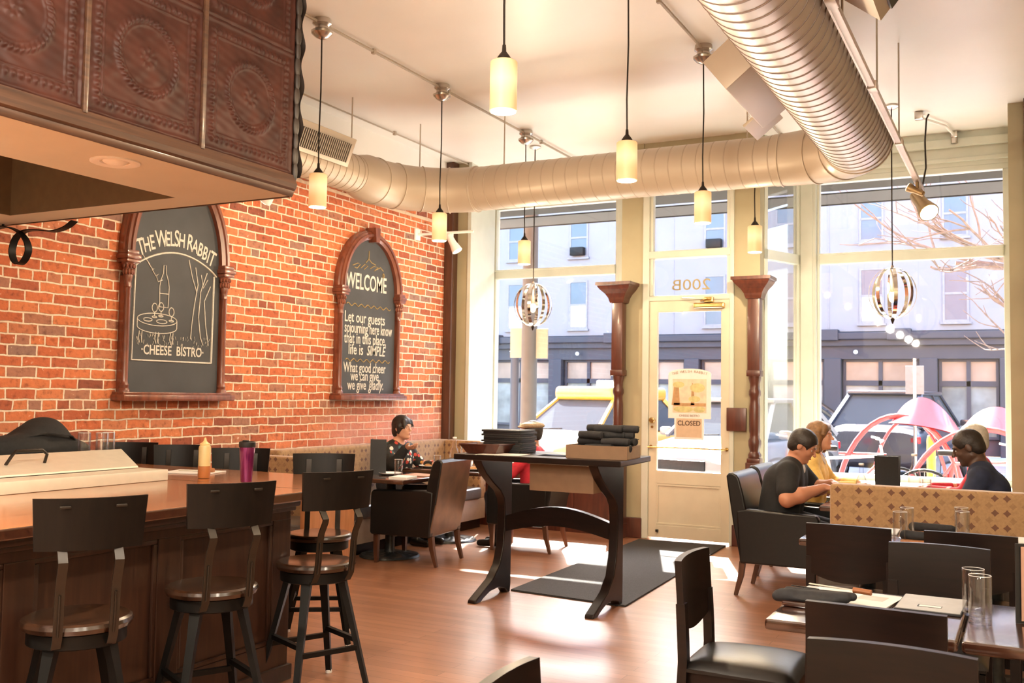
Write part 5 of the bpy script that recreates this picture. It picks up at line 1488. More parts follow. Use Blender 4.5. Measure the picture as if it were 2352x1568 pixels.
mc = MT['blackcover']
rnd = random.Random(9)
for i in range(11):
    b = MB().box((0, 0, .0068), (.30, .24, .0136), None, .002)
    o = solo('menu', b, ['blackcover'], 'one of the black menus piled on the host stand', 'menu', (-3.215 + rnd.uniform(-.012, .012), 6.16 + rnd.uniform(-.012, .012), .996 + .0142 * i), rnd.uniform(-.06, .06), 'stacked black menus')
tr = thing('wooden_tray', 'dark red wooden tray with flared sides at the left end of the host stand', 'tray', (-3.375 + .11, 5.93, .996))
tm = MB()
o_b, o_t = [(-.11, -.09), (.11, -.09), (.11, .09), (-.11, .09)], [(-.155, -.12), (.155, -.12), (.155, .12), (-.155, .12)]
i_t = [(-.145, -.11), (.145, -.11), (.145, .11), (-.145, .11)]; i_b = [(-.10, -.08), (.10, -.08), (.10, .08), (-.10, .08)]
vs = [(x, y, 0) for x, y in o_b] + [(x, y, .062) for x, y in o_t] + [(x, y, .062) for x, y in i_t] + [(x, y, .010) for x, y in i_b]
fs = [(3, 2, 1, 0), (12, 13, 14, 15)] + [(k * 4 + j, k * 4 + (j + 1) % 4, k * 4 + 4 + (j + 1) % 4, k * 4 + 4 + j) for k in range(3) for j in range(4)]
part('tray_body', tm.add(vs, fs), 'redwood', tr, smooth=False)
part('tray_rim', MB().tube([(x, y, .062) for x, y in o_t], .005, 6, True), 'redwood', tr)
bx = thing('cardboard_tray', 'brown cardboard tray full of rolled black napkins on the host stand', 'box', (-2.43, 5.98, .996), math.radians(4))
m_ = MB()
m_.bb(-.205, .205, -.15, .15, 0, .006); m_.bb(-.205, .205, -.15, -.144, .006, .085); m_.bb(-.205, .205, .144, .15, .006, .085); m_.bb(-.205, -.199, -.144, .144, .006, .085)
part('tray_walls', m_, 'kraft', bx, smooth=False)
part('side_wall', MB().bb(.199, .205, -.144, .144, .006, .085), 'kraftlight', bx, smooth=False)
nap = thing('rolled_napkin', 'x', 'napkin', (0, 0, 0))
part('roll', MB().tube([(-.095, 0, 0), (-.088, 0, 0), (0, .003, .002), (.088, 0, 0), (.095, 0, 0)], [.012, .023, .025, .024, .012], 14), 'charcoalcloth', nap)
part('fold', MB().bar([(-.1, .013, .016), (.0, .016, .017), (.1, .013, .016)], .012, .004), 'charcoalcloth', nap)
k = 0
for lay, nrow in enumerate((6, 6, 5, 5, 3)):
    for i in range(nrow):
        y = (i - (nrow - 1) / 2) * .044; z = .996 + .030 + lay * .040
        loc = (-2.43 + (-.07 + .085 * ((i + lay) % 3) + .01 * lay) + rnd.uniform(-.02, .02), 5.98 + y, z)
        rz = rnd.uniform(-.5, .5) if lay > 1 else rnd.uniform(-.06, .06)
        if k == 0: nap.location = loc; nap.rotation_euler = (0, 0, rz); nap['label'] = 'rolled black napkin heaped in the cardboard tray'; nap['group'] = 'rolled napkins in the cardboard tray'
        else: copy_thing(nap, loc, rz, 'rolled black napkin heaped in the cardboard tray', 'rolled napkins in the cardboard tray')
        k += 1
solo('paper_sheet', MB().box((0, 0, .001), (.30, .22, .0015), (0, 0, .1)), 'paper', 'loose white sheet lying flat in front of the menu pile', 'paper', (-3.10, 5.86, .996), smooth=False)
lf = MB().grid(lambda u, v: ((u - .5) * .24, (v - .5) * .17, .012 * math.sin(PI * u) + .002), 14, 6)
lf.add([(x, y, z + .0015) for x, y, z in lf.v], lf.f)
solo('folded_leaflet', lf, 'greycover', 'curled dark leaflet lying between the menus and the cardboard tray', 'leaflet', (-2.78, 6.02, .996), .1)

# ---------------------------------------------------------------- dining chairs: facing +x locally
def dining_proto():
    t = thing('dining_chair', 'x', 'chair', (0, 0, 0))
    hw = .195; SH = .43
    def postx(z): return -.195 - .02 * max(0, (z - SH) / .37) ** 1.3 - .05 * max(0, (SH - z) / SH) ** 1.6
    for s_ in (-1, 1):
        y = s_ * (hw - .018)
        zs = [0, .15, .3, .43, .50, .57, .64]
        part('rear_leg', MB().bar([(postx(z), y, z) for z in zs], .042, .034, up=(1, 0, 0), scales=[(.75, .75), (.9, .9), (1, 1), (1, 1), (1, 1), (1, 1), (.9, 1)]), 'darkwood', t)
        part('front_leg', MB().bar([(.185, y, 0), (.188, y, .2), (.185, y, .39)], .036, .036, up=(1, 0, 0), scales=[(.7, .7), (.9, .9), (1, 1)]), 'darkwood', t)
    ap = MB()
    for s_ in (-1, 1): ap.bb(-.19, .18, s_ * (hw - .03) - .01, s_ * (hw - .03) + .01, .345, .40, .003)
    ap.bb(.175, .197, -hw + .02, hw - .02, .345, .40, .003); ap.bb(-.2, -.18, -hw + .02, hw - .02, .345, .40, .003)
    part('apron', ap, 'darkwood', t)
    def cush(u, v):
        x, y = (u - .5) * 2, (v - .5) * 2
        d = (1 - abs(x) ** 5) * (1 - abs(y) ** 5)
        return (x * .212 + .0, y * (.205 - .012 * (1 - u)), .408 + .034 * max(0, d) ** .45 + .012 * (1 - x * x) * (1 - y * y))
    A = MB().grid(cush, 20, 20)
    A.bb(-.21, .21, -.197, .197, .398, .41)
    part('seat_cushion', A, 'leather', t, angle=60)
    nu, nv = 20, 8
    def bk(off):
        def fn(u, v):
            y = (u - .5) * 2 * hw; q = (u - .5) * 2
            zb = .555 - .045 * (1 - q * q) ** 1.0 + .012
            z = zb + (.80 - .004 * q * q - zb) * v
            return (postx(z) - .018 * (1 - q * q) + off, y, z)
        return fn
    A = MB().grid(bk(.013), nu, nv); B = MB().grid(bk(-.013), nu, nv); nA = nu * nv
    vs = A.v + B.v; fs = list(A.f) + [tuple(i + nA for i in reversed(q)) for q in B.f]
    rim = [i * nv for i in range(nu)] + [(nu - 1) * nv + j for j in range(1, nv)] + [i * nv + nv - 1 for i in range(nu - 2, -1, -1)] + [j for j in range(nv - 2, 0, -1)]
    for a, b in zip(rim, rim[1:] + rim[:1]): fs.append((b, a, a + nA, b + nA))
    part('backrest', MB().add(vs, fs), 'darkwood', t)
    return t
ch = dining_proto()
CH = [(-.925, 3.73, 0.02, 'dark dining chair seen side on at the left end of the near table'),
      (-.385, 3.275, PI / 2 - .03, 'dark dining chair with a curved back tucked under the near side of the near table'),
      (-.30, 2.375, -PI / 2 - .02, 'dark dining chair at the bottom edge, back to back with the tucked chair'),
      (-.325, 4.285, -PI / 2 - .02, 'dark dining chair on the far side of the near table, facing us'),
      (-.745, 5.17, PI / 2 - .03, 'dark dining chair left of two facing the patterned bench'),
      (-.215, 5.20, PI / 2 - .03, 'dark dining chair right of two facing the patterned bench'),
      (-.775, 1.90, 0.10, 'dark dining chair of which only the back corner shows at the bottom of the picture')]
for i, (x, y, a, lab) in enumerate(CH):
    if i == 0: ch.location = (x, y, 0); ch.rotation_euler = (0, 0, a); ch['label'] = lab; ch['group'] = 'slab back dining chairs'
    else: copy_thing(ch, (x, y, 0), a, lab, 'slab back dining chairs')

# ---------------------------------------------------------------- tables
def table(label, x0, x1, y0, y1, z=.70, base=None, group='pedestal dining tables'):
    cx, cy = (x0 + x1) / 2, (y0 + y1) / 2
    if base is None: base = (0, 0)
    t = thing('dining_table', label, 'table', (cx, cy, 0), group=group)
    part('tabletop', MB().bb(x0 - cx, x1 - cx, y0 - cy, y1 - cy, z - .036, z, .012, 3), 'tabletop', t)
    part('support_plate', MB().bb(base[0] - .2, base[0] + .2, base[1] - .2, base[1] + .2, z - .05, z - .037, .003), 'castiron', t)
    part('column', MB().lathe([(.05, .03), (.042, .07), (.040, z - .08), (.06, z - .05)], (base[0], base[1], 0), 24), 'castiron', t)
    bm2 = MB()
    def fn(u, v):
        r = .02 + u * .24; a = 2 * PI * v
        h = .016 + .028 * (1 - u) ** 1.5 + .005 * math.sin(a * 12 + 9 * u) * math.sin(PI * u) + (.004 if .8 < u < .95 else 0)
        if u > .985: h = .004
        return (base[0] + r * math.cos(a), base[1] + r * math.sin(a), h)
    bm2.grid(fn, 20, 72, cv=True)
    part('base_disc', bm2, 'castiron', t)
    return t
table('near dining table holding the napkin bundle and folder', -.74, -.178, 3.19, 3.83)
table('near dining table to the right holding the two front glasses', -.168, .42, 3.19, 3.83)
table('dining table before the patterned bench, on its left', -1.01, -.44, 5.09, 5.74)
table('dining table before the patterned bench, on its right', -.43, .16, 5.09, 5.74)
table('dining table of the man in black and the man in navy', -1.20, -.50, 6.72, 7.46)
table('dining table of the woman in yellow by the window', -1.16, -.46, 7.78, 8.44)
table('left dining table by the brick wall with the standing menu', -5.12, -4.40, 6.60, 7.28, base=(-.08, .14))
table('left dining table between the woman and the person in red', -5.12, -4.30, 7.66, 8.40, base=(-.18, .12))

# ---------------------------------------------------------------- armchairs, facing +x
def armchair_proto(outer='leather', inner='leather', rear='leather'):
    t = thing('armchair', 'x', 'armchair', (0, 0, 0))
    for s_ in (-1, 1):
        y = s_ * .265
        def fn(u, v):
            a = 2 * PI * u
            return None
        prof = [(.27, .235), (.29, .25), (.285, .575), (.265, .60), (-.20, .615), (-.285, .60), (-.26, .235)]
        pr = part('arm_panel', MB().prism(prof, 'Y', y - .035, y + .035), outer, t, smooth=True)
        md = pr.modifiers.new('edge', 'BEVEL'); md.width = .014; md.segments = 3; md.limit_method = 'ANGLE'
    part('seat', MB().bb(-.22, .27, -.232, .232, .235, .33, .01).box((.02, 0, .375), (.50, .455, .10), None, .035, 3), inner, t)
    def back(off, yw):
        pass
    bp = [(-.255, .235), (-.175, .235), (-.185, .42), (-.235, .70), (-.268, .825), (-.285, .85), (-.315, .865), (-.345, .862), (-.36, .84), (-.355, .80), (-.31, .50)]
    b = part('backrest', MB().prism(bp, 'Y', -.292, .292), [outer, rear, inner], t, smooth=True)
    for p in b.data.polygons:
        c, nn = p.center, p.normal
        if abs(nn.y) < .5: p.material_index = 1 if nn.x < -.3 and c.z < .84 else (2 if nn.x > .2 else 0)
    md = b.modifiers.new('edge', 'BEVEL'); md.width = .012; md.segments = 3; md.limit_method = 'ANGLE'; md.angle_limit = .9
    for s_ in (-1, 1):
        y = s_ * .245
        part('rear_leg', MB().bar([(-.25, y, .24), (-.262, y, .14), (-.30, y, .0)], .045, .04, up=(1, 0, 0), scales=[(1, 1), (.9, .9), (.6, .6)]), 'brownwood', t)
        part('front_leg', MB().bar([(.25, y, .24), (.25, y, .1), (.248, y, 0)], .042, .042, up=(1, 0, 0), scales=[(1, 1), (.85, .85), (.65, .65)]), 'brownwood', t)
    return t
ac1 = armchair_proto()
ac1.location = (-1.53, 7.265, 0); ac1['label'] = 'black leather armchair under the man in the black shirt'; ac1['group'] = 'leather armchairs'
copy_thing(ac1, (-.16, 7.12, 0), PI, 'black leather armchair of the man in navy at the right edge', 'leather armchairs')
copy_thing(ac1, (-1.58, 8.10, 0), 0.0, 'black leather armchair of the woman in yellow', 'leather armchairs')
copy_thing(ac1, (-.20, 8.12, 0), PI, 'black leather armchair of the person in red by the right window', 'leather armchairs')
ac2 = armchair_proto('leather', 'leather', 'tanleather')
ac2.location = (-4.53, 7.03, 0); ac2.rotation_euler = (0, 0, PI + .10); ac2['label'] = 'leather armchair with brown back, tucked in at the left table'; ac2['group'] = 'leather armchairs'
ac3 = armchair_proto('leather', 'leather', 'leather')
ac3.location = (-4.04, 8.12, 0); ac3.rotation_euler = (0, 0, PI + .12); ac3['label'] = 'leather armchair under the person in red behind the host stand'; ac3['group'] = 'leather armchairs'

# ---------------------------------------------------------------- benches
def bench(label, x0, x1, y0, y1, ztop, face_dir, seatd=.46, cap=None):
    """bench with its back along x; face_dir -1 faces the camera"""
    t = thing('upholstered_bench', label, 'bench', (0, 0, 0), group='patterned upholstered benches')
    o = part('backrest', MB().bb(x0, x1, y0, y1, .10, ztop, .025, 4), 'bench', t)
    ys = (y0 - seatd, y0) if face_dir < 0 else (y1, y1 + seatd)
    part('seat_cushion', MB().bb(x0 + .01, x1, ys[0], ys[1] - .002, .30, .42, .03, 3), 'greyleather', t)
    part('seat_base', MB().bb(x0 + .02, x1 - .02, ys[0] + .03, ys[1] - .01, .09, .30, .004), 'vinyl', t)
    part('plinth', MB().bb(x0 + .03, x1 - .03, ys[0] + .06, y1 - .01, 0, .10), 'darkwood', t, smooth=False)
    if cap is not None: part('end_panel', MB().bb(cap, cap + .045, ys[0] - .02, y1 + .01, 0, .79, .006), 'orangewood', t)
    return t
bench('patterned upholstered bench at the right, its back turned to the window tables', -1.055, 1.7, 6.25, 6.38, .885, -1)
bench('patterned bench with a honey wood end panel behind the far bar stools', -5.62, -4.70, 6.16, 6.29, .875, -1, .44, cap=-4.69)
wb = thing('upholstered_bench', 'long patterned wall bench along the brick wall under the woman', 'bench', (0, 0, 0), group='patterned upholstered benches')
part('backrest', MB().bb(XL + .005, -5.50, 6.40, 9.16, .30, .905, .03, 4), 'bench', wb)
part('backrest_return', MB().bb(-5.50, -5.05, 9.02, 9.16, .30, .905, .03, 4), 'bench', wb)
part('seat_cushion', MB().bb(-5.50, -5.02, 6.40, 9.02, .31, .43, .035, 3), 'greyleather', wb)
part('seat_base', MB().bb(-5.62, -5.05, 6.42, 9.14, .10, .31, .006), 'vinyl', wb)
part('plinth', MB().bb(-5.62, -5.10, 6.44, 9.12, 0, .10), 'darkwood', wb, smooth=False)

# ---------------------------------------------------------------- table things
TZ = .7005
# near table
t = thing('open_menu', 'pale open menu sheet under the napkin bundle on the near table', 'menu', (-.565, 3.66, TZ))
part('cover', MB().box((0, 0, .003), (.33, .25, .005), (0, 0, -.1), .001), 'greycover', t, smooth=False)
part('sheet', MB().box((.02, .0, .0065), (.30, .22, .0012), (0, 0, -.16)), 'paper', t, smooth=False)
part('printed_block', MB().box((.09, .01, .0074), (.09, .08, .0006), (0, 0, -.16)), plain('faint_print', (.55, .50, .47), .7), t, smooth=False)
t = thing('napkin_bundle', 'black napkin roll wrapped around cutlery at the corner of the near table', 'napkin', (-.635, 3.455, TZ), -.05)
nb = MB().box((0, 0, .010), (.19, .11, .018), None, .006)
part('board', nb, 'tabletop', t)
part('napkin', sdf_mesh([('c', (-.10, -.02, .032), (.10, .015, .036), .020, .017), ('c', (-.09, .02, .036), (.12, .035, .040), .018, .014), ('c', (-.115, -.03, .028), (-.07, -.025, .034), .018, .02), ('e', (-.02, 0, .028), (.10, .05, .016), None)], .004, .012), 'charcoalcloth', t)
k_ = part('knife_blade', MB().box((.045, .075, .058), (.16, .012, .0025), (0, .03, -.08)), 'steel', t)
part('knife_handle', MB().tube([(.115, .068, .057), (.175, .061, .055)], .0095, 10), plain('russet_handle', (.30, .105, .035), .5), k_)
part('fork', MB().box((-.05, .085, .045), (.10, .005, .003), (0, .0, -.15)), 'iron', t)
t = thing('menu_folder', 'grey menu folder with a small window lying flat by the front glasses', 'folder', (-.285, 3.675, TZ), -.03)
part('cover', MB().box((0, 0, .004), (.205, .27, .007), None, .0015), 'blackcover', t, smooth=False)
part('face', MB().box((0, .004, .0082), (.198, .262, .0014), None), 'greycover', t, smooth=False)
part('label_window', MB().box((0, -.055, .0094), (.075, .036, .001), None), 'blackcover', t, smooth=False)
part('window_paper', MB().box((0.002, -.058, .0100), (.068, .026, .0008), None), 'paper', t, smooth=False)
glass(-.128, 3.475, TZ, 'tall empty glass at the front of the pair on the near right table', scale=None)
glass(-.152, 3.60, TZ, 'tall empty glass behind its twin on the near right table')
t = thing('standing_menu', 'dark menu standing open at the right edge of the near table', 'menu', (.105, 3.57, TZ))
part('cover', MB().box((-.035, .02, .125), (.006, .22, .25), (0, 0, -1.10), .001), 'blackcover', t, smooth=False)
part('page', MB().box((-.030, .012, .125), (.002, .195, .232), (0, 0, -1.10)), 'pinkpaper', t, smooth=False)
pl_ = MB()
for i in range(13): pl_.box((-.0285, .010, .205 - .013 * i), (.0015, .10 + .04 * math.sin(i * 2.1), .0018), (0, 0, -1.10))
part('printed_lines', pl_, plain('menu_ink', (.16, .07, .05), .8), t, smooth=False)
part('back_cover', MB().box((.05, .09, .125), (.006, .2, .25), (0, 0, -.5), .001), 'blackcover', t, smooth=False)
# table before the bench
for (x, y, l_) in ((-.545, 5.10 + .12, 'tall glass in front in the left pair on the bench table'), (-.535, 5.44, 'tall glass behind in the left pair on the bench table'),
                   (-.275, 5.42, 'tall glass in front in the right pair on the bench table'), (-.29, 5.62, 'tall glass behind in the right pair on the bench table')):
    glass(x, y, TZ, l_)
def napkin_board(label, x, y, rz):
    t = thing('napkin_bundle', label, 'napkin', (x, y, TZ), rz)
    part('board', MB().box((0, 0, .010), (.20, .11, .018), None, .006), 'orangewood', t)
    part('napkin', sdf_mesh([('c', (-.09, 0, .038), (.09, .01, .038), .024, .018), ('c', (-.05, .02, .034), (.11, .02, .034), .016, .014)], .005, .012), 'charcoalcloth', t)
napkin_board('black napkin bundle nearer us between the glass pairs of the bench table', -.435, 5.22, -.12)
napkin_board('black napkin bundle farther back between the glass pairs of the bench table', -.43, 5.60, .10)
solo('menu_folder', MB().box((0, 0, .005), (.30, .22, .009), None, .002), 'paper', 'pale menu lying behind the left chair on the bench table', 'menu', (-.74, 5.58, TZ), .03, smooth=False)
solo('menu_folder', MB().box((0, 0, .005), (.30, .22, .009), None, .002), 'paper', 'pale menu lying behind the right chair on the bench table', 'menu', (-.10, 5.60, TZ), -.02, smooth=False)
# man's table
t = thing('standing_menu', 'black menu standing upright on the table between the two men', 'menu', (-.83, 7.2, TZ))
part('cover', MB().box((0, -.04, .16), (.155, .006, .32), (.16, 0, 0), .001), 'blackcover', t, smooth=False)
part('back_cover', MB().box((0, .04, .16), (.155, .006, .32), (-.16, 0, 0), .001), 'blackcover', t, smooth=False)
def carafe(label, x, y, z, s=1.0):
    t = thing('water_bottle', label, 'bottle', (x, y, z), group='clear water bottles')
    part('body', MB().lathe([(0, .001), (.036 * s, .002), (.040 * s, .010), (.040 * s, .12 * s), (.030 * s, .16 * s), (.016 * s, .19 * s), (.014 * s, .25 * s), (.017 * s, .262 * s)], (0, 0, 0), 24, caps=False), 'tumbler', t)
    part('neck_ring', MB().lathe([(.017 * s, .25 * s), (.019 * s, .256 * s), (.017 * s, .264 * s)], (0, 0, 0), 18), 'whiteplastic', t)
carafe('clear water bottle left of the black menu on the men\'s table', -.99, 7.12, TZ)
carafe('clear water bottle right of the black menu by the window', -.72, 7.86, TZ, 1.15)
glass(-1.07, 7.02, TZ, 'glass of the man in the black shirt, left of the water bottle', scale=(1, 1, .62))
glass(-.74, 7.05, TZ, 'glass right of the standing black menu', scale=(1, 1, .62))
glass(-.64, 7.90, TZ, 'glass on the window table in front of the person in red', scale=(1, 1, .8))
def plate(label, x, y, r=.12, food=None):
    t = thing('plate', label, 'plate', (x, y, TZ), group='white plates')
    part('dish', MB().lathe([(0, .002), (r * .6, .002), (r * .7, .006), (r, .018), (r, .021), (r * .68, .010), (0, .007)], (0, 0, 0), 36), 'whitecloth', t)
    if food: part('food', sdf_mesh([('e', (.02, .01, .02), (.05, .035, .02), None), ('e', (-.03, -.01, .018), (.04, .03, .016), None)], .004, .015), food, t)
fd = plain('toasted_food', (.42, .22, .08), .7, var=.3, nscale=40)
plate('white plate of food in front of the man in the black shirt', -1.10, 7.22, .12, fd)
plate('white plate in front of the man in navy', -.62, 7.25, .12, fd)
bdm = solo('serving_board', MB().bb(-.16, .16, -.11, .11, 0, .014, .005), 'orangewood', 'wooden serving board on the window table of the woman in yellow', 'board', (-.70, 8.16, TZ), .1)
# left tables
t = thing('standing_menu', 'tall dark menu standing on the left table beside the floral woman', 'menu', (-4.88, 6.94, TZ), .5)
part('cover', MB().box((0, -.02, .15), (.135, .006, .30), None, .001), 'blackcover', t, smooth=False)
part('back_cover', MB().box((-.064, .05, .15), (.006, .13, .30), None, .001), 'blackcover', t, smooth=False)
glass(-4.58, 6.80, TZ, 'tall glass beside the standing menu on the left table')
plate('white plate with paper on the left table by the standing menu', -4.78, 6.98, .10)
solo('menu_folder', MB().box((0, 0, .005), (.26, .19, .009), None, .002), 'pinkpaper', 'tan menu lying on the left table by the armchair', 'menu', (-4.53, 7.08, TZ), -.05, smooth=False)
solo('white_book', MB().box((0, 0, .011), (.16, .2, .022), None, .002), 'paper', 'white booklet at the corner of the left table', 'booklet', (-4.48, 6.72, TZ), .15, smooth=False)
carafe('clear water bottle on the table between the woman and the person in red', -4.76, 8.0, TZ, 1.1)
t = thing('water_pitcher', 'clear glass water pitcher on the table before the woman', 'pitcher', (-4.72, 8.16, TZ))
part('body', MB().lathe([(0, .001), (.05, .002), (.058, .01), (.062, .1), (.055, .18), (.062, .22)], (0, 0, 0), 28, caps=False), 'tumbler', t)
part('handle', MB().tube([(.06, 0, .19), (.10, 0, .18), (.115, 0, .12), (.09, 0, .06), (.06, 0, .05)], .007, 8), 'tumbler', t)
glass(-4.86, 7.86, TZ, 'glass left of the water bottle before the woman', scale=(1, 1, .8))
glass(-4.64, 8.05, TZ, 'glass beside the pitcher before the person in red', scale=(1, 1, .8))
plate('white plate in front of the woman in the floral blouse', -4.96, 7.92, .12, fd)
plate('white plate near the front corner of the second left table', -4.46, 7.86, .115, fd)
plate('white plate in front of the person in red', -4.44, 8.22, .115)

# ---------------------------------------------------------------- people (local frame: facing +x, y to their left, origin on the floor)
def V3(*a): return Vector(a)
def headframe(yaw, pitch):
    f = V3(math.cos(yaw) * math.cos(pitch), math.sin(yaw) * math.cos(pitch), -math.sin(pitch))
    l = V3(-math.sin(yaw), math.cos(yaw), 0); u = f.cross(l).normalized()
    return f, l, u
def person(label, loc, rz, s=.94, pel=(0, 0, .53), chest=(.02, 0, .80), neck=(.04, 0, .94), head=(.09, 0, 1.09), yaw=0.0, pitch=.1,
           elb=None, wri=None, hdir=None, hnor=None, skin='skin', shirt='scrub', sleeve='short', pants='denim', hair='hairdark', style='short', bulk=1.0, knee_z=.46, extra=None):
    t = thing('person', label, 'person', loc, rz)
    pel, chest, neck, head = V3(*pel), V3(*chest), V3(*neck), V3(*head)
    f, l, u = headframe(yaw, pitch)
    Rm = [[f.x, l.x, u.x], [f.y, l.y, u.y], [f.z, l.z, u.z]]
    def H(x, y, z): return tuple(head + (f * x + l * y + u * z) * s)
    B = []
    # head
    B += [('e', H(-.012, 0, .03), (.094 * s, .075 * s, .086 * s), Rm, .02), ('e', H(.030, 0, -.030), (.060 * s, .060 * s, .084 * s), Rm, .02)]
    for q in (-1, 1):
        B += [('c', H(-.005, q * .046, -.052), H(.058, q * .012, -.086), .021 * s, .019 * s, .015), ('c', H(.074, q * .036, .028), H(.084, q * .008, .024), .011 * s, .010 * s, .008),
              ('e', H(.058, q * .034, -.022), (.026 * s, .022 * s, .024 * s), Rm, .012), ('e', H(-.008, q * .076, -.002), (.020 * s, .008 * s, .032 * s), Rm, .005)]
    B += [('c', H(.086, 0, .014), H(.108, 0, -.020), .007 * s, .011 * s, .006), ('e', H(.100, .011, -.024), (.008 * s, .007 * s, .006 * s), Rm, .004), ('e', H(.100, -.011, -.024), (.008 * s, .007 * s, .006 * s), Rm, .004),
          ('c', H(.083, -.018, -.050), H(.083, .018, -.050), .008 * s, .008 * s, .006), ('c', H(.081, -.015, -.061), H(.081, .015, -.061), .008 * s, .008 * s, .005), ('e', H(.072, 0, -.088), (.019 * s, .020 * s, .017 * s), Rm, .012)]
    B += [('c', tuple(neck), H(-.022, 0, -.05), .056 * s, .052 * s, .02)]
    # trunk
    T = []
    for q in (-1, 1):
        T += [('c', (pel.x, pel.y + q * .075 * s, pel.z), (chest.x, chest.y + q * .080 * s, chest.z), .108 * s * bulk, .108 * s * bulk, .05),
              ('c', (chest.x, chest.y + q * .06 * s, chest.z), (neck.x - .01, neck.y + q * .05 * s, neck.z - .06 * s), .10 * s, .075 * s, .05)]
    sh = [V3(neck.x - .005, neck.y + q * .165 * s, neck.z - .065 * s) for q in (1, -1)]
    for S_ in sh: T += [('c', tuple(neck + V3(-.01, (S_.y - neck.y) * .25, -.02)), tuple(S_), .052 * s, .062 * s, .04)]
    A = []; HND = []
    for i in (0, 1):
        S_, E_, W_ = sh[i], V3(*elb[i]), V3(*wri[i])
        A += [('c', tuple(S_), tuple(E_), .052 * s * bulk, .043 * s * bulk, .02), ('c', tuple(E_), tuple(E_.lerp(W_, .35)), .043 * s * bulk, .044 * s * bulk, .02), ('c', tuple(E_.lerp(W_, .35)), tuple(W_), .044 * s * bulk, .027 * s, .02)]
        d = V3(*hdir[i]).normalized(); nn = V3(*hnor[i]); nn = (nn - d * nn.dot(d)).normalized(); b = d.cross(nn).normalized() * (1 if i == 0 else -1)   # b towards the thumb
        Rh = [[d.x, b.x, nn.x], [d.y, b.y, nn.y], [d.z, b.z, nn.z]]
        k_ = s * .95
        HND.append(('e', tuple(W_ + d * .048 * k_), (.050 * k_, .040 * k_, .016 * k_), Rh, .012))
        HND.append(('c', tuple(W_), tuple(W_ + d * .03 * k_), .025 * k_, .022 * k_, .012))
        for j, (off, Lf, cu) in enumerate(((.030, .070, .30), (.010, .080, .38), (-.010, .074, .48), (-.029, .058, .60))):
            p0 = W_ + d * .085 * k_ + b * off * k_; p1 = p0 + (d * math.cos(cu) - nn * math.sin(cu)) * Lf * .5 * k_; p2 = p1 + (d * math.cos(cu * 2.2) - nn * math.sin(cu * 2.2)) * Lf * .5 * k_
            HND += [('c', tuple(p0), tuple(p1), .0090 * k_, .0082 * k_, .004), ('c', tuple(p1), tuple(p2), .0082 * k_, .0070 * k_, .003)]
        p0 = W_ + d * .03 * k_ + b * .032 * k_; p1 = p0 + (d * .75 + b * .6 - nn * .3).normalized() * .036 * k_; p2 = p1 + (d * .95 + b * .15 - nn * .35).normalized() * .030 * k_
        HND += [('c', tuple(p0), tuple(p1), .0125 * k_, .0105 * k_, .006), ('c', tuple(p1), tuple(p2), .0105 * k_, .0085 * k_, .003)]
    L_ = []
    for q in (1, -1):
        hip = V3(pel.x, pel.y + q * .085 * s, pel.z - .01); kn = V3(pel.x + .42 * s, pel.y + q * .11 * s, knee_z); an = V3(kn.x - .04, kn.y, .085)
        L_ += [('c', tuple(hip), tuple(kn), .082 * s, .056 * s, .03), ('c', tuple(kn), tuple(kn.lerp(an, .35)), .056 * s, .054 * s, .02), ('c', tuple(kn.lerp(an, .35)), tuple(an), .054 * s, .036 * s, .02)]
    body = sdf_mesh(B + T + A + HND + L_, .0068, .012)
    part('body', body, skin, t, angle=180)
    g = .010
    def infl(ps, e_): return [(p[0], p[1], p[2], p[3] + e_, p[4] + e_, p[5] if len(p) > 5 else .02) if p[0] == 'c' else (p[0], p[1], tuple(x + e_ for x in p[2]), *p[3:]) for p in ps]
    SH = infl(T, g)
    for i in (0, 1):
        S_, E_, W_ = sh[i], V3(*elb[i]), V3(*wri[i])
        if sleeve == 'short': SH += [('c', tuple(S_), tuple(S_.lerp(E_, .68)), .062 * s * bulk, .062 * s * bulk, .02)]
        else: SH += [('c', tuple(S_), tuple(E_), .062 * s, .054 * s, .02), ('c', tuple(E_), tuple(E_.lerp(W_, .93)), .054 * s, .038 * s, .015)]
    SH += [('e', tuple(neck + V3(.055, 0, .045) * s), (.062 * s, .050 * s, .05 * s), None, 'cut')]
    # cut the shirt at the hips
    part('shirt', sdf_mesh(SH, .009, .02), shirt, t, angle=180)
    PT = infl(L_, .012) + [('c', (pel.x, pel.y - .08 * s, pel.z - .01), (pel.x, pel.y + .08 * s, pel.z - .01), .115 * s, .115 * s, .03)]
    part('trousers', sdf_mesh(PT, .011, .02), pants, t, angle=180)
    for q in (1, -1):
        kx = pel.x + .42 * s - .04; ky = pel.y + q * .11 * s
        part('shoe', sdf_mesh([('c', (kx - .02, ky, .045), (kx + .15, ky, .032), .040, .030), ('c', (kx, ky, .07), (kx, ky, .10), .042, .044)], .009, .02), 'leather', t, angle=180)
    # hair
    if style in ('short', 'crop'):
        e_ = .010 if style == 'short' else .0045
        HR = [('e', H(-.014, 0, .034), ((.094 + e_) * s, (.075 + e_) * s, (.086 + e_) * s), Rm, .01), ('e', H(-.05, 0, -.02), ((.058) * s, (.062 + e_) * s, .062 * s), Rm, .02),
              ('e', H(.115, 0, -.015), (.080 * s, .105 * s, .085 * s), Rm, 'cut'), ('e', H(.03, .085, -.03), (.05 * s, .03 * s, .05 * s), Rm, 'cut'), ('e', H(.03, -.085, -.03), (.05 * s, .03 * s, .05 * s), Rm, 'cut'),
              ('e', H(-.03, 0, -.135), (.14 * s, .13 * s, .075 * s), Rm, 'cut')]
    elif style == 'pixie':
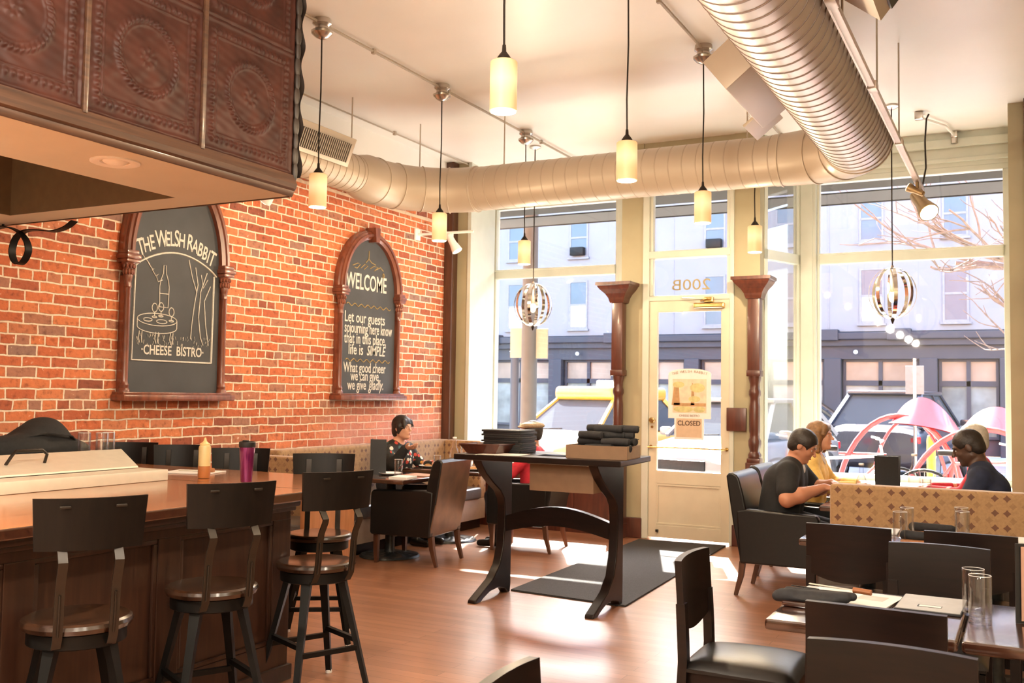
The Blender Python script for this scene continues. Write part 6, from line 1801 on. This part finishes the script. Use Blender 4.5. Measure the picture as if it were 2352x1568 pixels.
        HR = [('e', H(-.014, 0, .036), (.106 * s, .088 * s, .098 * s), Rm, .01), ('e', H(-.05, 0, -.03), (.066 * s, .074 * s, .075 * s), Rm, .02), ('c', H(.06, -.05, .07), H(.085, -.066, .0), .022 * s, .010 * s, .02), ('c', H(.06, .05, .07), H(.085, .06, .02), .022 * s, .010 * s, .02),
              ('c', H(.02, -.076, .02), H(.012, -.078, -.045), .02 * s, .012 * s, .02), ('c', H(.02, .076, .02), H(.012, .078, -.045), .02 * s, .012 * s, .02),
              ('e', H(.118, 0, -.03), (.066 * s, .085 * s, .085 * s), Rm, 'cut'), ('e', H(-.03, 0, -.15), (.14 * s, .13 * s, .07 * s), Rm, 'cut')]
    else:   # bob
        HR = [('e', H(-.014, 0, .036), (.108 * s, .092 * s, .098 * s), Rm, .01), ('e', H(-.045, 0, -.05), (.085 * s, .10 * s, .115 * s), Rm, .03)]
        for q in (-1, 1):
            HR += [('c', H(.008, q * .078, .04), H(.006, q * .082, -.12), .028 * s, .022 * s, .02), ('c', H(-.04, q * .082, .02), H(-.04, q * .080, -.13), .030 * s, .026 * s, .02), ('c', H(.055, q * .045, .085), H(.052, q * .078, .02), .020 * s, .010 * s, .02)]
        HR += [('e', H(.125, 0, -.045), (.085 * s, .105 * s, .115 * s), Rm, 'cut')]
    part('hair', sdf_mesh(HR, .005, .012), hair, t, angle=180)
    for q in (-1, 1):
        ey = part('eye', MB().ball(H(.0675, q * .031, .006), .0115 * s, 12, 10), 'eyewhite', t)
        part('iris', MB().ball(H(.0752, q * .031, .005), .0052 * s, 8, 6), 'hairdark', ey)
        part('eyebrow', MB().tube([H(.086, q * .014, .027), H(.088, q * .03, .032), H(.076, q * .048, .027)], [.003, .0035, .002], 6), hair, t)
    part('lips', MB().ball(H(.0905, 0, -.055), (.005 * s, .019 * s, .007 * s), 12, 8, None) if abs(yaw) < .01 and abs(pitch) < .01 else MB().tube([H(.086, -.019, -.055), H(.0915, 0, -.055), H(.086, .019, -.055)], [.002, .0055, .002], 8), 'lips', t)
    return t, H, f, l, u

UP, DOWN = (0, 0, 1), (0, 0, -1)
# man in black
pm_, H, f, l, u = person('person in a black short sleeved shirt bending over his plate in an armchair', (-1.575, 7.255, 0), 0.0, .98, (0, 0, .535), (.045, 0, .80), (.10, 0, .945), (.168, 0, 1.06), .0, .52,
       [(.20, .27, .73), (.115, -.285, .70)], [(.345, .11, .80), (.335, -.13, .785)], [(.8, -.4, -.1), (.9, .25, -.05)], [(0, .3, 1), (0, -.3, 1)], 'skintan', 'scrub', 'short', 'scrub', 'hairdark', 'short', 1.24)
part('undershirt', sdf_mesh([('e', (.165, 0, .895), (.02, .03, .04), None)], .006), 'whitecloth', pm_)
solo('dinner_fork', MB().tube([(0, 0, 0), (.10, .02, -.035)], .003, 6).box((.12, .024, -.043), (.05, .02, .002), (0, .3, .2)), 'steel', 'steel fork held by the man in the black shirt', 'fork', (-1.215, 7.15, .785))
# man in navy
person('person in a navy blue T-shirt with cropped black hair looking down at the table', (-.17, 7.12, 0), PI, .98, (0, 0, .535), (.035, 0, .82), (.085, 0, .975), (.155, 0, 1.095), .0, .42,
       [(.16, .28, .73), (.16, -.27, .73)], [(.38, .15, .735), (.40, -.12, .735)], [(.95, -.3, 0), (.95, .3, 0)], [(0, 0, 1), (0, 0, 1)], 'skindark', 'navy', 'short', 'denim', 'hairdark', 'crop', 1.1)
# woman in yellow
pm_, H, f, l, u = person('person with blond bobbed hair in a yellow cardigan sitting by the right window', (-1.52, 8.08, 0), 0.0, .95, (0, 0, .53), (.02, 0, .80), (.04, 0, .955), (.085, 0, 1.105), -.10, .0,
       [(.14, .25, .72), (.13, -.25, .72)], [(.36, .12, .735), (.37, -.10, .735)], [(.95, -.2, 0), (.95, .2, 0)], [(0, 0, 1), (0, 0, 1)], 'skin', 'yellow', 'long', 'denim', 'hairblond', 'bob')
part('collar', MB().bar([(.02, -.075, .985), (.10, -.045, .945), (.125, 0, .90), (.10, .045, .945), (.02, .075, .985)], .03, .01, up=(1, 0, 0)), 'whitecloth', pm_)
# person in red by the window, mostly hidden
person('person with pale hair in a red top, mostly hidden behind the man in navy', (-.24, 8.14, 0), PI, .95, (0, 0, .53), (.03, 0, .80), (.06, 0, .955), (.10, 0, 1.115), .0, .1,
       [(.16, .25, .72), (.16, -.26, .72)], [(.40, .12, .735), (.40, -.14, .735)], [(.95, -.2, 0), (.95, .2, 0)], [(0, 0, 1), (0, 0, 1)], 'skin', 'redcloth', 'long', 'denim', 'hairgrey', 'pixie')
# woman in floral blouse
pm_, H, f, l, u = person('person with short dark hair and glasses in a floral blouse, one hand raised', (-5.31, 7.80, 0), -.10, .95, (0, 0, .54), (.03, 0, .77), (.05, 0, .92), (.10, 0, 1.065), .0, -.02,
       [(.15, .25, .70), (.165, -.20, .735)], [(.36, .16, .735), (.285, -.165, .895)], [(.95, -.3, 0), (.98, -.1, .05)], [(0, 0, 1), (.1, -.5, -1)], 'skin', 'floral', 'long', 'denim', 'hairdark', 'pixie')
gm = MB()
for q in (-1, 1):
    gm.tube([H(.096, q * .034 + .021 * math.cos(a), .006 + .015 * math.sin(a)) for a in [2 * PI * i / 18 for i in range(18)]], .0016, 6, True)
    gm.tube([H(.096, q * .055, .008), H(.05, q * .078, .010), H(-.01, q * .082, .008)], .0018, 6)
gm.tube([H(.098, -.013, .008), H(.098, .013, .008)], .0015, 6)
part('glasses', gm, 'nickel', pm_)
part('sleeve', sdf_mesh([('c', (.17, -.205, .735), (.272, -.170, .880), .058, .042, .01), ('c', (.165, -.20, .74), (.15, -.19, .76), .060, .060, .01)], .007, .01), 'blackcloth', pm_, label='black sleeve of the raised arm', angle=180)
# person in red jacket and cap
pm_, H, f, l, u = person('person in a red jacket and tan flat cap, seen over the host stand', (-3.98, 8.14, 0), PI + .12, .92, (0, 0, .53), (.01, 0, .755), (.02, 0, .90), (.04, 0, 1.045), .25, .0,
       [(.15, .23, .69), (.15, -.23, .69)], [(.36, .10, .735), (.37, -.12, .735)], [(.95, -.3, 0), (.95, .3, 0)], [(0, 0, 1), (0, 0, 1)], 'skintan', 'redcloth', 'long', 'denim', 'hairdark', 'short')
Rm = [[f.x, l.x, u.x], [f.y, l.y, u.y], [f.z, l.z, u.z]]
part('flat_cap', sdf_mesh([('e', H(-.01, 0, .078), (.112, .092, .036), Rm, .01), ('e', H(.085, 0, .062), (.052, .070, .014), Rm, .02)], .005, .02), 'tweed', pm_, angle=180)
